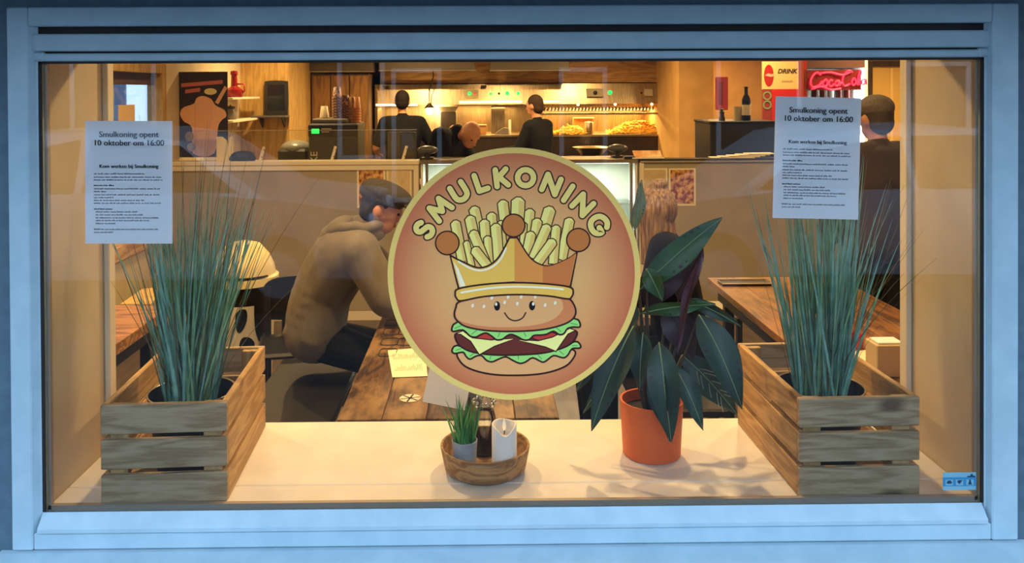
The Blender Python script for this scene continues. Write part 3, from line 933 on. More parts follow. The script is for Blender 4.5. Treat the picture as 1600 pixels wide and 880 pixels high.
def grass_pot(loc, label, seed, spec, tilt=(0, 0)):
    o = thing('potted_grass', label, 'plant', loc, group='tall grass plants in the window')
    H, R = .205, .112
    MB().lathe([(0, .014), (R * .8, .014), (R * .8, .016), (R, H), (R - .003, H), (R * .8, .03)], n=40, cap=False).build('bucket', M_bucket, o, True)
    MB().tube([(R * math.cos(2 * PI * k / 40), R * math.sin(2 * PI * k / 40), H) for k in range(40)], .0025, 6, True).build('rim', M_rim, o, True)
    MB().lathe([(0, H - .05), (R * .94, H - .055)], n=32, cap=False).build('moss', M_soil, o)
    rr = random.Random(seed)
    mb = MB()
    for n, lean0, spread, l0, l1, w0, w1, ci, bmax in spec:
        mb.cur = ci
        for _ in range(n):
            a = rr.uniform(0, 2 * PI); r = .062 * math.sqrt(rr.random())
            base = Vector((r * math.cos(a), r * math.sin(a), H - .055))
            lx = rr.gauss(lean0, spread) + base.x * 1.3
            ly = rr.gauss(0, spread * .55) + base.y * 1.2
            L = rr.uniform(l0, l1)
            bx = (lx * rr.uniform(.1, .9)) * bmax
            over = loc[0] + base.x + (lx + bx) * L - 1.19
            if over > 0: lx -= over / L * .6; bx -= over / L * .6
            th = rr.uniform(0, PI)
            blade(mb, base, (lx, ly, 1), L, (bx, ly * .3 * bmax, -abs(bx) * .45), rr.uniform(w0, w1), (math.cos(th), math.sin(th), 0))
    tag(mb.build('grass_blades', [M_g1, M_g2, M_g3], o, 'all'), kind='stuff')
    return o


pL = at(303, 600, .235)
grass_pot((pL.x, .22, GZ0 + .002), 'tall teal grass in a dark bucket, tips rising beside the poster', 11,
          [(200, .02, .10, .30, .68, .0045, .0085, 0, .35), (95, .06, .115, .28, .64, .0045, .008, 1, .5), (50, .10, .10, .5, .84, .002, .004, 2, .5), (16, -.2, .10, .36, .56, .002, .0032, 2, .3), (14, .2, .1, .4, .6, .002, .0035, 2, .7)])
pR = at(1278, 596, .235)
grass_pot((pR.x, .22, GZ0 + .002), 'tall teal grass in a dark bucket, tips arching towards the cream reveal', 23,
          [(200, .02, .085, .3, .7, .0045, .0085, 0, .25), (65, .06, .08, .3, .6, .0045, .008, 1, .5), (22, .34, .14, .4, .66, .0018, .003, 2, 1.0), (30, -.10, .05, .35, .6, .002, .0040, 2, .2)])

# ------------------------------------------------------------------ round tray with candle, little grass pot and glass jar
tx = at(758, 700, .19).x
TY = .19
ty = thing('round_tray', 'round dark-edged wooden tray on the white sill', 'tray', (tx, TY, GZ0 + .0005))
M_tray = wood('tray_wood', '#7d5c37', '#ad8757', axis=0, scale=14)
MB().lathe([(0, 0), (.092, 0), (.108, .012), (.119, .066), (.1185, .069), (.113, .069), (.111, .065), (.100, .022), (.094, .016), (0, .016)], n=56, cap=False).build('dish', M_tray, ty, True)
zt_ = GZ0 + .0175
ca = thing('pillar_candle', 'ivory pillar candle with a dipped rim and small flame', 'candle', (at(788, 700, .14).x, .14, zt_))
M_wax = mat('ivory_wax', '#e6e1d6', .5)
n = 36
vs, fs = [], []
rw = .0325
for prof in ((0, rw), (.003, rw), ('t', rw), ('t', rw - .0045), ('i', rw - .007), ('f', rw - .012), ('f', .0)):
    for i in range(n):
        a = 2 * PI * i / n
        da = (a + PI / 2 + PI) % (2 * PI) - PI
        top = .126 - .022 * math.exp(-(da / .75) ** 2) + .0015 * math.cos(3 * a)
        z = prof[0] if not isinstance(prof[0], str) else {'t': top, 'i': min(top - .006, .105), 'f': .092}[prof[0]]
        vs.append((prof[1] * math.cos(a), prof[1] * math.sin(a), z))
for k_ in range(6):
    for i in range(n):
        j = (i + 1) % n
        fs.append((k_ * n + i, k_ * n + j, (k_ + 1) * n + j, (k_ + 1) * n + i))
fs.append(tuple(range(n - 1, -1, -1)))
MB().add(vs, fs).build('wax_body', M_wax, ca, 'all')
MB().cyl((0, 0, .098), (.001, 0, .11), .0016, .0014, 8).build('wick', M_black, ca)
MB().lathe([(0, .106), (.0035, .111), (.005, .118), (.0035, .128), (.0012, .137), (0, .141)], n=14, cap=False).build('flame', mat('flame_plastic', '#f3ead0', .4, emit='#ffd890', es=.35), ca, 'all')
sg = thing('small_potted_grass', 'small green grass in a grey cup standing on the round tray', 'plant', (at(726, 700, .145).x, .145, zt_))
M_cup = mat('grey_ceramic', '#9aa3a6', .55, c2='#8d979b', scale=40)
MB().lathe([(0, 0), (.025, 0), (.028, .003), (.0335, .082), (.031, .083), (.026, .01), (0, .01)], n=36, cap=False).build('cup', M_cup, sg, True)
MB().lathe([(0, .06), (.0295, .06)], n=24, cap=False).build('moss', M_soil, sg)
rr = random.Random(5); mb = MB()
for i in range(130):
    a = rr.uniform(0, 2 * PI); r = .024 * math.sqrt(rr.random()); mb.cur = i % 3 == 0
    th = rr.uniform(0, PI); lx, ly = rr.gauss(.0, .11), rr.gauss(0, .13)
    blade(mb, Vector((r * math.cos(a), r * math.sin(a), .058)), (lx, ly, 1), rr.uniform(.075, .14), (lx * .5, ly * .5, -.03), rr.uniform(.0045, .0075), (math.cos(th), math.sin(th), 0), 6)
tag(mb.build('grass_blades', [mat('fresh_green', '#3f8a3f', .45), mat('fresh_green_light', '#7fb055', .45)], sg, 'all'), kind='stuff')
ja = thing('glass_jar', 'smoky glass jar with silvery beads behind the candle', 'jar', (at(757, 690, .25).x, .25, zt_))
MB().lathe([(0, 0), (.026, 0), (.030, .004), (.031, .10), (.026, .12), (.026, .135), (.029, .137), (.027, .137), (.024, .12), (.0285, .10), (.0285, .008), (0, .006)], n=32, cap=False).build('glass_body', glass('smoky_glass', (.93, .94, .93), 1.6), ja, 'all')
M_bead = mat('silver_bead', '#c9ccc8', .15, 1.0)
rr = random.Random(9)
bme = MB().ell((0, 0, 0), (.0048,) * 3, n=10, k=6).mesh('bead', M_bead); bme.polygons.foreach_set('use_smooth', [True] * len(bme.polygons))
for i in range(14):
    a = 2 * PI * i / 14
    put('bead', bme, ja, (.030 * math.cos(a), .030 * math.sin(a), .143 + .002 * (i % 2)))

# ------------------------------------------------------------------ broad-leaved plant in the orange pot
pc_ = at(1018, 690, .28)
PP = Vector((pc_.x, .28, GZ0 + .0005))
pt = thing('potted_plant', 'broad-leaved dark green plant in a matte orange pot', 'plant', PP)
M_orange = mat('orange_glaze', '#d9662b', .5, c2='#d25f26', scale=8)
MB().lathe([(0, 0), (.074, 0), (.079, .003), (.0865, .148), (.0865, .151), (.081, .151), (.079, .12), (0, .12)], n=56, cap=False).build('pot', M_orange, pt, True)
MB().lathe([(0, .121), (.0795, .121)], n=32, cap=False).build('soil', M_soil, pt)
M_leaf = mat('leaf_top', '#214536', .45, c2='#17342b', scale=9)
M_leaf_lit = mat('leaf_top_lit', '#3f6a3e', .4, c2='#2e5534', scale=9)  # brighter copy of the leaf green: light on the leaf put into the colour
M_under = mat('leaf_underside', '#3a1f2b', .5, c2='#2b1822', scale=9)
M_rib = mat('leaf_midrib', '#86a374', .45)
M_stem = mat('leaf_stalk', '#3d3a2a', .5)
M_strp = mat('leaf_stripe', '#8f9a86', .5)


def leaf(bpx, tpx, yb, ytp, wpx, arch=.12, top=M_leaf, roll=0.0, stripes=False, fold=.28, stalk=True, rib=M_rib):
    """a lance-shaped leaf from base to tip, folded along its midrib, with stalk down to the pot"""
    B, T = at(*bpx, yb) - PP, at(*tpx, ytp) - PP
    D = T - B
    L = D.length
    d = D.normalized()
    view = (PP + (B + T) / 2 - EYE).normalized()
    side = d.cross(view).normalized()
    nrm = side.cross(d).normalized()
    if nrm.dot(view) > 0: nrm = -nrm
    side = (Matrix.Rotation(roll, 3, d) @ side); nrm = (Matrix.Rotation(roll, 3, d) @ nrm)
    w = wpx * 2.25 / F / 2 * .86
    n = 14
    cols = (-1, -.5, 0, .5, 1)
    vs, up = [], []
    cen = []
    for i in range(n + 1):
        t = i / n
        c = B + D * t + nrm * (arch * L * 4 * t * (1 - t)) * .5 + Z_ * (arch * L * 4 * t * (1 - t)) * .5
        prof = max(.02, (math.sin(PI * min(1, t * 1.0) ** .8)) ** .85) if t < .999 else .01
        cen.append(c)
        for k_ in cols:
            wav = .006 * math.sin(9 * t + 3 * k_) * abs(k_)
            vs.append(c + side * (w * prof * k_) + nrm * (fold * w * prof * abs(k_) + wav))
    m = len(cols)
    mb = MB()
    fs = [(i * m + j, i * m + j + 1, (i + 1) * m + j + 1, (i + 1) * m + j) for i in range(n) for j in range(m - 1)]
    mb.add(vs, fs); mb.cur = 1
    mb.add([v - nrm * .0012 for v in vs], [tuple(reversed(f)) for f in fs])
    me = bpy.data.meshes.new('leaf'); me.from_pydata(mb.v, [], mb.f)
    me.materials.append(top); me.materials.append(M_under); me.polygons.foreach_set('material_index', mb.m)
    me.polygons.foreach_set('use_smooth', [True] * len(me.polygons))
    lo = put('leaf', me, pt)
    MB().tube([c + nrm * .0012 for c in cen], [.0022 * (1 - .75 * i / n) for i in range(n + 1)], 6).build('midrib', rib, lo, 'all')
    if stripes:
        sb = MB()
        for t in (.3, .42, .54, .66, .78):
            i = int(t * n)
            for s_ in (-1, 1):
                q = [cen[i] + side * (s_ * w * .12) + nrm * .004, cen[min(n, i + 1)] + side * (s_ * w * .4) + nrm * (.003 + fold * w * .4), cen[min(n, i + 2)] + side * (s_ * w * .62) + nrm * (.003 + fold * w * .62)]
                sb.tube(q, .0016, 5)
        sb.build('pale_stripes', M_strp, lo, 'all')
    if stalk:
        s0 = Vector((B.x * .25, B.y * .2, .118))
        mid = (s0 + B) / 2 + Vector((B.x * .1, 0, .03))
        pts = [tuple((s0 * (1 - t) ** 2 + mid * 2 * t * (1 - t) + B * t * t)) for t in [k_ / 8 for k_ in range(9)]]
        MB().tube(pts, [.004 - .0015 * k_ / 8 for k_ in range(9)], 6).build('stalk', M_stem, lo, 'all')


leaf((1000, 452), (1129, 340), .30, .27, 52, .08, M_leaf_lit, .25)
leaf((992, 360), (1003, 281), .34, .36, 24, .05, mat('leaf_pale', '#8f8f4c', .45, c2='#767a3c', scale=30), .4)
leaf((1008, 478), (1072, 374), .33, .36, 70, .05, M_under, .2, rib=M_under)
leaf((1060, 470), (1098, 385), .36, .40, 46, .05, M_under, -.3, rib=M_under)
leaf((1000, 490), (1118, 476), .30, .24, 30, .16, M_leaf_lit, .6)
leaf((1072, 468), (1157, 510), .36, .34, 26, .12, M_leaf, .3)
leaf((1092, 492), (1160, 640), .26, .18, 62, .10, M_leaf, -.25)
leaf((1030, 535), (1049, 692), .20, .13, 56, .10, M_leaf, .1)
leaf((1022, 560), (1046, 690), .19, .14, 40, .06, M_leaf, .5)
leaf((1052, 570), (1099, 673), .22, .16, 38, .10, M_leaf, -.2)
leaf((990, 510), (924, 674), .23, .16, 56, .10, M_leaf, .2)
leaf((975, 520), (900, 612), .33, .30, 40, .12, M_leaf, .3)
leaf((985, 560), (911, 646), .28, .26, 26, .12, M_leaf, .3)
leaf((1066, 555), (1152, 648), .34, .30, 56, .10, M_leaf, .1, True)
leaf((1098, 392), (1058, 552), .24, .22, 20, .05, mat('leaf_purple', '#5b3440', .5, c2='#472733', scale=20), .7, stalk=False, rib=M_under)
leaf((1010, 420), (1035, 470), .27, .25, 36, .1, M_leaf_lit, .2)
leaf((990, 470), (960, 560), .30, .27, 46, .1, M_leaf, .2)
leaf((1040, 480), (1085, 560), .33, .31, 60, .1, M_under, .0, rib=M_under)
leaf((1005, 520), (1000, 610), .25, .22, 44, .1, M_leaf, .3)

# ------------------------------------------------------------------ people
M_skin = mat('skin', '#c48a68', .55, c2='#b97e5d', scale=30)
M_lip, M_eyem = mat('lip', '#9a5a4c', .5), mat('eye_dark', '#1d1512', .2)
M_bshirt = mat('black_shirt', '#0b0b0d', .9, c2='#101013', scale=60, bump=.1, spec=.2)
M_jeans = mat('dark_trousers', '#10131a', .9, c2='#0c0f15', scale=50, bump=.1, spec=.2)
M_shoe = mat('dark_shoe', '#1b1917', .6)


def V3(*a):
    return Vector(a)


def hand(mb, w, d, palm, thumb_side):
    """palm and five bent fingers from wrist w along d; palm = direction the palm faces"""
    d = d.normalized(); s = palm.cross(d).normalized() * thumb_side
    c = w + d * .045
    mb.ell(c, (.036, .05, .017), (s, d, palm), 12, 8)
    for k, (off, L) in enumerate(((.028, .068), (.010, .076), (-.009, .071), (-.027, .056))):
        p = c + d * .038 + s * off
        q = p + (d * .8 + palm * .35).normalized() * L * .55
        r = q + (d * .35 + palm * .9).normalized() * L * .45
        mb.cap(p, q, .0095, .009, 8).cap(q, r, .009, .008, 8)
    p = c + s * .03 - d * .015
    q = p + (s * .7 + d * .7).normalized() * .035
    mb.cap(p, q, .012, .0105, 8).cap(q, q + (d * .8 + palm * .5).normalized() * .03, .010, .0085, 8)


def human(name, label, J, hf, hu, top, bottom=M_jeans, sleeve=1.0, puff=.016, hair=None, hair_kind='short', group=None, voxel=.009, extra_top=None, skin=M_skin, legs=True):
    """J holds joints in metres: pelvis, waist, chest, neck, head, and pairs sh, el, wr, hip, kn, an, toe"""
    base = V3(J['pelvis'].x, J['pelvis'].y, 0) if not J.get('base') else J['base']
    J = {k: ([q - base for q in v] if isinstance(v, (list, tuple)) else v - base) for k, v in J.items()}
    o = thing(name, label, 'person', base, group=group)
    c = J['head']
    f = hf.normalized(); u = (hu - f * hu.dot(f)).normalized(); r = f.cross(u)
    sr = (J['sh'][1] - J['sh'][0]).normalized()

    def trunk(mb, e, lo=True):
        hr = (J['hip'][1] - J['hip'][0]).normalized()
        sm_ = (J['sh'][0] + J['sh'][1]) / 2
        key = [(J['pelvis'], hr, .075, .105), (J['waist'], hr, .062, .10), (J['chest'], sr, .092, .106), (sm_, sr, .165, .062)]
        for (a, ha, wa, ra), (b2, hb, wb, rb) in zip(key, key[1:]):
            for k in range(7):
                t2 = k / 6
                p2, h2 = a.lerp(b2, t2), ha.lerp(hb, t2).normalized()
                w2, r2 = wa + (wb - wa) * t2, ra + (rb - ra) * t2 + e
                mb.cap(p2 - h2 * w2, p2 + h2 * w2, r2)
        mb.cap(J['sh'][0], J['sh'][1], .058 + e)
        mb.cap((J['sh'][0] + J['sh'][1]) / 2, J['neck'], .075 + e * .5, .055 + e * .3)

    b = MB()
    trunk(b, 0)
    b.cap(J['neck'] - (c - J['neck']) * .2, c - u * .03, .052, .05)
    b.ell(c + u * .012, (.076, .094, .108), (r, f, u), 20, 14)
    b.ell(c + f * .028 - u * .058, (.056, .062, .058), (r, f, u))
    b.cap(c + f * .088 + u * .012, c + f * .108 - u * .026, .010, .0145, 8)
    b.cap(c + f * .078 - r * .035 + u * .026, c + f * .078 + r * .035 + u * .026, .013, .013, 8)
    for s in (-1, 1):
        b.ell(c + r * (.079 * s) - f * .008 - u * .008, (.012, .02, .032), (r, f, u), 10, 8)
    for i in (0, 1):
        b.cap(J['sh'][i], J['el'][i], .05, .04).cap(J['el'][i], J['wr'][i], .04, .029)
        d = (J['wr'][i] - J['el'][i]).normalized()
        pm = J.get('palm', -Z_)
        pm = (pm - d * pm.dot(d)).normalized()
        hand(b, J['wr'][i], d, pm, 1 if i == 0 else -1)
        if legs:
            b.cap(J['hip'][i], J['kn'][i], .082, .058).cap(J['kn'][i], J['an'][i], .056, .042)
            b.cap(J['an'][i] - Z_ * .03, J['toe'][i], .042, .034)
    body = put('body', remesh(b, voxel, 5), o); body.data.materials.append(skin)
    for s in (-1, 1):
        MB().ell(c + f * .083 + r * (.032 * s) + u * .006, (.012, .009, .007), (r, f, u), 10, 6).build('eye', M_eyem, o, 'all')
    MB().ell(c + f * .087 - u * .056, (.024, .006, .007), (r, f, u), 12, 6).build('mouth', M_lip, o, 'all')
    t = MB(); trunk(t, puff)
    for i in (0, 1):
        E = J['el'][i]
        if sleeve >= 1:
            q = E + (J['wr'][i] - E) * (sleeve - 1) * .97
            t.cap(J['sh'][i], E, .054 + puff, .046 + puff).cap(E, q, .046 + puff, .032 + puff)
        else:
            t.cap(J['sh'][i], J['sh'][i] + (E - J['sh'][i]) * sleeve, .056 + puff, .052 + puff)
    if extra_top: extra_top(t, J, c, f, u, r)
    tp = put('top', remesh(t, voxel, 14 if extra_top else 6), o); tp.data.materials.append(top)
    if legs:
        t = MB()
        hr = (J['hip'][1] - J['hip'][0]).normalized()
        t.cap(J['pelvis'] - hr * .07, J['pelvis'] + hr * .07, .114)
        for i in (0, 1):
            t.cap(J['pelvis'] + (J['hip'][i] - J['pelvis']) * .9, J['kn'][i], .1, .074).cap(J['kn'][i], J['an'][i], .074, .062)
        tr_ = put('trousers', remesh(t, voxel, 3), o); tr_.data.materials.append(bottom)
        for i in (0, 1):
            t = MB().cap(J['an'][i] - Z_ * .035, J['toe'][i], .05, .042)
            t.ell(J['an'][i] - Z_ * .05, (.045, .05, .035))
            t.build('shoe', M_shoe, o, 'all')
    if hair:
        h = MB()
        if hair_kind == 'short':
            h.ell(c - f * .014 + u * .026, (.081, .096, .102), (r, f, u), 18, 12)
            h.ell(c - f * .04 - u * .02, (.074, .062, .075), (r, f, u), 16, 10)
        elif hair_kind == 'long':
            h.ell(c - f * .014 + u * .024, (.087, .102, .108), (r, f, u), 18, 12)
            rr = random.Random(4)
            for k in range(46):
                a = rr.uniform(-2.2, 2.2)
                s0 = c - f * (.075 * math.cos(a)) + r * (.085 * math.sin(a)) + u * rr.uniform(.0, .05)
                s1 = s0 - Z_ * rr.uniform(.12, .16) - f * .02 + r * rr.uniform(-.015, .015)
                s2 = s1 - Z_ * rr.uniform(.07, .16) + r * rr.uniform(-.02, .02)
                h.cap(s0, s1, .014, .011, 8).cap(s1, s2, .011, .006, 8)
            h.ell(c - f * .05 + u * .125, (.045, .045, .03), (r, f, u))
        ho = put('hair', remesh(h, .007, 2), o); ho.data.materials.append(hair)
    return o, (c, f, u, r)


def standing(x, y, h, rz, el, wr, lean=.0, side=.0):
    """joints of a figure of height h, facing local +Y turned by rz; el, wr: local arm joints as offsets from the shoulders"""
    k = h / 1.78
    R = Matrix.Rotation(rz, 3, 'Z')
    G = lambda a, b, c: V3(x, y, 0) + R @ (V3(a + side * max(0, c - .95), b + lean * max(0, c - .95), c) * k)
    J = dict(pelvis=G(0, 0, .97), waist=G(0, .0, 1.12), chest=G(0, -.005, 1.30), neck=G(0, -.005, 1.50), head=G(0, .02, 1.655),
             sh=[G(-.185, -.01, 1.43), G(.185, -.01, 1.43)], hip=[G(-.09, 0, .93), G(.09, 0, .93)], kn=[G(-.10, .02, .5), G(.10, .02, .5)],
             an=[G(-.10, -.02, .09), G(.10, -.02, .09)], toe=[G(-.12, .15, .045), G(.12, .15, .045)])
    J['el'] = [J['sh'][i] + R @ (V3(*el[i]) * k) for i in (0, 1)]
    J['wr'] = [J['el'][i] + R @ (V3(*wr[i]) * k) for i in (0, 1)]
    return J, R


# the man in the hoodie, leaning over the table
Yh = 1.86
hd = at(597, 325, Yh)
q = lambda px, py, y=Yh: at(px, py, y)
J = dict(pelvis=q(492, 520), waist=q(503, 462), chest=q(533, 405), neck=q(566, 356), head=V3(hd.x, Yh, hd.z),
         sh=[q(556, 388, Yh + .19), q(562, 393, Yh - .19)], el=[V3(q(618, 470).x, Yh + .2, .845), q(604, 468, Yh - .23)], wr=[V3(q(664, 470).x, Yh + .06, .81), V3(q(672, 470).x, Yh - .12, .81)],
         hip=[q(496, 530, Yh + .09), q(496, 530, Yh - .09)])
hz = J['hip'][0]
J['kn'] = [V3(hz.x + .42, Yh + .12, .53), V3(hz.x + .42, Yh - .12, .53)]
J['an'] = [V3(hz.x + .36, Yh + .13, .09), V3(hz.x + .36, Yh - .13, .09)]
J['toe'] = [V3(hz.x + .52, Yh + .14, .045), V3(hz.x + .52, Yh - .14, .045)]
M_hood = mat('grey_hoodie_fleece', '#746b5b', .95, c2='#635a4a', scale=11, bump=1.0, stretch=(1, .6, .45), sheen=.1, detail=3)


def hood(t, J, c, f, u, r):
    hp, wv, cv = J['pelvis'], J['waist'], J['chest']
    for k in range(9):
        t2 = k / 8
        p2 = hp * (1 - t2) ** 2 + (wv + V3(-.05, 0, .0)) * 2 * t2 * (1 - t2) + (cv + V3(-.01, 0, .03)) * t2 * t2
        t.ell(p2, (.135 - .01 * t2, .20, .115))
    for a_, y_ in ((.03, -.17), (.05, -.05), (.04, .1)):            # gathered folds above the hem
        t.cap(hp + V3(-.10, y_ * .6, a_), hp + V3(.06, y_, a_ - .05), .03, .028)


man, (c, f, u, r) = human('person', 'seated person in a beige-grey hoodie and dark flat cap leaning over the table', J, V3(.92, .0, -.38), V3(.38, 0, .92), M_hood, sleeve=1.85, puff=.035, hair=mat('dark_hair', '#1f1814', .7), extra_top=hood, voxel=.008)
hb = MB()
n0 = J['neck'] - man.location
for rad, tilt, dz, rr_ in ((.092, .10, .0, .03), (.105, .55, .035, .026)):
    for k in range(20):
        P = lambda a_: n0 + V3(math.cos(a_) * rad - .012, math.sin(a_) * rad * 1.08, dz - .03 - math.cos(a_) * rad * tilt * -.35 + (.02 if math.cos(a_) < 0 else 0))
        hb.cap(P(2 * PI * k / 20), P(2 * PI * (k + 1) / 20), rr_)
hb.ell(n0 + V3(-.105, 0, .005), (.075, .105, .045), (V3(.86, 0, .5), Y_, V3(-.5, 0, .86)))
hb.ell(n0 + V3(-.15, 0, -.045), (.05, .085, .06))
ho_ = put('hood', remesh(hb, .007, 5), man); ho_.data.materials.append(M_hood)
cp = MB()
cp.ell(c + u * .075 - f * .005, (.108, .128, .052), (r, f, u), 22, 12)
cp.ell(c + u * .055 - f * .03, (.095, .105, .058), (r, f, u), 20, 12)
cp.lathe([(.092, 0), (.096, .035)], c + u * .03 - f * .008, 24, u, 1.0, 1.12)
cp.ell(c + u * .055 + f * .11, (.075, .05, .012), (r, (f - u * .25).normalized(), (u + f * .25).normalized()), 16, 8)
co = put('flat_cap', remesh(cp, .006, 5), man); co.data.materials.append(mat('dark_wool', '#35312d', .95, c2='#403b36', scale=90, bump=.3))

# kitchen staff
J, R = standing(at(629, 200, 7.0).x, 7.0, 1.80, .15, [(-.10, .02, -.27), (.14, .04, -.26)], [(.02, .22, -.08), (.0, .2, -.06)])
human('person', 'person in a black T-shirt seen from behind, standing at the fry station under the lamp', J, R @ V3(.1, 1, -.15), Z_, M_bshirt, sleeve=.75, hair=mat('brown_hair', '#1d140e', .85, spec=.2), group='kitchen staff', voxel=.011)
J, R = standing(at(843, 200, 7.0).x, 7.0, 1.74, .95, [(-.07, .10, -.26), (.05, .08, -.27)], [(.05, .22, -.02), (-.02, .22, -.03)], lean=.06)
human('person', 'person in a long black shirt turned sideways at the fry station', J, R @ V3(.0, 1, -.1), Z_, M_bshirt, sleeve=1.9, hair=mat('short_brown_hair', '#35261a', .85, spec=.2), group='kitchen staff', voxel=.011)
# the bald one bending over the counter
yb = 5.05
q = lambda px, py, y=yb: at(px, py, y)
hd = q(735, 209)
J = dict(pelvis=V3(q(668, 300).x, 5.32, .93), waist=V3(q(678, 260).x, 5.24, 1.06), chest=V3(q(693, 232).x, 5.14, 1.22), neck=q(714, 205, 5.03), head=V3(hd.x, 4.98, hd.z),
         sh=[q(716, 222, 5.24), q(688, 214, 4.92)], el=[q(742, 262, 5.2), q(700, 262, 4.86)], wr=[q(760, 285, 5.02), q(745, 290, 4.90)])
pv = J['pelvis']
J['hip'] = [pv + V3(.02, .09, -.04), pv + V3(-.02, -.09, -.04)]
J['kn'] = [pv + V3(.06, .1, -.45), pv + V3(.04, -.1, -.45)]
J['an'] = [pv + V3(.02, .1, -.84), pv + V3(0, -.1, -.84)]
J['toe'] = [pv + V3(.17, .04, -.885), pv + V3(.15, -.15, -.885)]
human('person', 'bald person in a black shirt bending over the counter above the sticker', J, V3(.42, -.62, -.62), V3(.35, -.45, .82), M_bshirt, sleeve=1.8, puff=.03, group='kitchen staff', voxel=.010)

# woman at the other side of the table, seen from behind the plant
yw = 1.95
q = lambda px, py, y=yw: at(px, py, y)
J = dict(pelvis=V3(q(1062, 500).x, yw, .56), waist=V3(q(1058, 450).x, yw, .72), chest=V3(q(1048, 410).x, yw, .90), neck=q(1034, 366), head=q(1024, 332),
         sh=[q(1040, 390, yw - .18), q(1046, 390, yw + .18)], el=[q(1020, 455, yw - .2), q(1015, 455, yw + .2)], wr=[q(955, 470, yw - .1), q(955, 470, yw + .1)])
pv = J['pelvis']
J['hip'] = [pv + V3(-.03, -.09, -.03), pv + V3(-.03, .09, -.03)]
J['kn'] = [pv + V3(-.44, -.11, -.03), pv + V3(-.44, .11, -.03)]
J['an'] = [pv + V3(-.40, -.11, -.47), pv + V3(-.40, .11, -.47)]
J['toe'] = [pv + V3(-.55, -.12, -.515), pv + V3(-.55, .12, -.515)]
human('person', 'person with long blond-brown hair in black clothes sitting behind the plant', J, V3(-.8, .55, -.25), Z_, mat('black_knit', '#0f0e12', .9, spec=.2), sleeve=1.9, puff=.022, hair=mat('blond_hair', '#9a7a50', .65, c2='#4d3625', scale=40, stretch=(3, 3, .3)), hair_kind='long')

# man standing by the far table in cap and brown jacket
ym = 2.55
J, R = standing(at(1372, 300, ym).x, ym, 1.74, .3, [(-.06, .05, -.27), (.07, .04, -.27)], [(.03, .12, -.2), (-.03, .12, -.2)])
stm, (c, f, u, r) = human('person', 'person in a grey cap and brown jacket standing beyond the table', J, R @ V3(0, 1, -.1), Z_, mat('brown_jacket', '#3f3120', .8, c2='#3e2f1e', scale=20, bump=.2), mat('black_trousers', '#111114', .85), sleeve=1.9, puff=.035, hair=mat('grey_brown_hair', '#40352c', .8))
cp = MB()
cp.ell(c + u * .06 - f * .008, (.089, .108, .075), (r, f, u), 22, 12)
cp.lathe([(.086, 0), (.09, .04)], c + u * .03 - f * .008, 24, u, 1.0, 1.16)
cp.ell(c + u * .05 + f * .135, (.065, .055, .010), (r, f, u), 16, 8)
co = put('peaked_cap', remesh(cp, .007, 4), stm); co.data.materials.append(mat('grey_cap_cloth', '#6b6259', .9, c2='#5d554d', scale=60))

# ------------------------------------------------------------------ tables
M_tabx = wood('worn_table_wood', '#2e2018', '#5c412a', axis=1, scale=14, rough=.35, patch='#8d6f49', bump=.1)
M_taby = wood('cross_table_wood', '#7d5429', '#bd8a4b', axis=0, scale=10, rough=.4)
M_tabd = wood('long_table_wood', '#4e331c', '#86592f', axis=1, scale=10, rough=.35, patch='#9c6d3a')


def table(label, x0, x1, y0, y1, m, planks, along='y', th=.035, legs=True):
    o = thing('dining_table', label, 'table', ((x0 + x1) / 2, (y0 + y1) / 2, 0))
    w, l = (x1 - x0) / 2, (y1 - y0) / 2
    for k in range(planks):
        if along == 'y':
            a = -w + 2 * w * k / planks; b = -w + 2 * w * (k + 1) / planks
            MB().box(a + .0008, b - .0008, -l, l, .75 - th, .75, .002).build('top_plank', m, o)
        else:
            a = -l + 2 * l * k / planks; b = -l + 2 * l * (k + 1) / planks
            MB().box(-w, w, a + .0008, b - .0008, .75 - th, .75, .002).build('top_plank', m, o)
    ap = .05
    MB().box(-w + ap, w - ap, -l + ap, -l + ap + .03, .75 - th - .07, .75 - th).build('apron', M_black, o)
    MB().box(-w + ap, w - ap, l - ap - .03, l - ap, .75 - th - .07, .75 - th).build('apron', M_black, o)
    for s in (-1, 1):
        MB().box(s * (w - ap) - .015, s * (w - ap) + .015, -l + ap + .03, l - ap - .03, .75 - th - .07, .75 - th).build('apron', M_black, o)
        for t in (-1, 1):
            MB().box(s * (w - .09) - .025, s * (w - .09) + .025, t * (l - .09) - .025, t * (l - .09) + .025, 0, .75 - th - .07, .004).build('leg', M_black, o)
    return o


TX0, TX1 = -.455, .245
tA = table('worn wooden table with stencilled squares behind the tray', TX0, TX1, .59, 1.95, M_tabx, 5)
M_sten = mat('stencil_ink', '#1d140d', .6)
for i, (px, py) in enumerate(((606, 551), (609, 534), (612, 518), (634, 534), (636, 518), (614, 505), (637, 505), (660, 516), (661, 504))):
    p = atz(px, py, .7512) - tA.location
    s = MB()
    w_, l_ = .034, .048
    pts = []
    for k in range(24):
        a = 2 * PI * k / 24
        ca_, sa_ = math.cos(a), math.sin(a)
        n_ = (abs(ca_) ** 6 + abs(sa_) ** 6) ** (-1 / 6)
        pts.append((p.x + w_ * n_ * ca_, p.y + l_ * n_ * sa_, .7514))
    s.tube(pts, .0022, 4, True)
    s.build('stencil_mark', M_sten, tA)
p = atz(641, 622, .7515) - tA.location
wmk = MB().add([(p.x + .036 * math.cos(2 * PI * k / 20), p.y + .036 * math.sin(2 * PI * k / 20), .7513) for k in range(20)], [tuple(range(20))]).build('white_mark', mat('white_stencil', '#d6cbb2', .7), tA)
sk = MB()
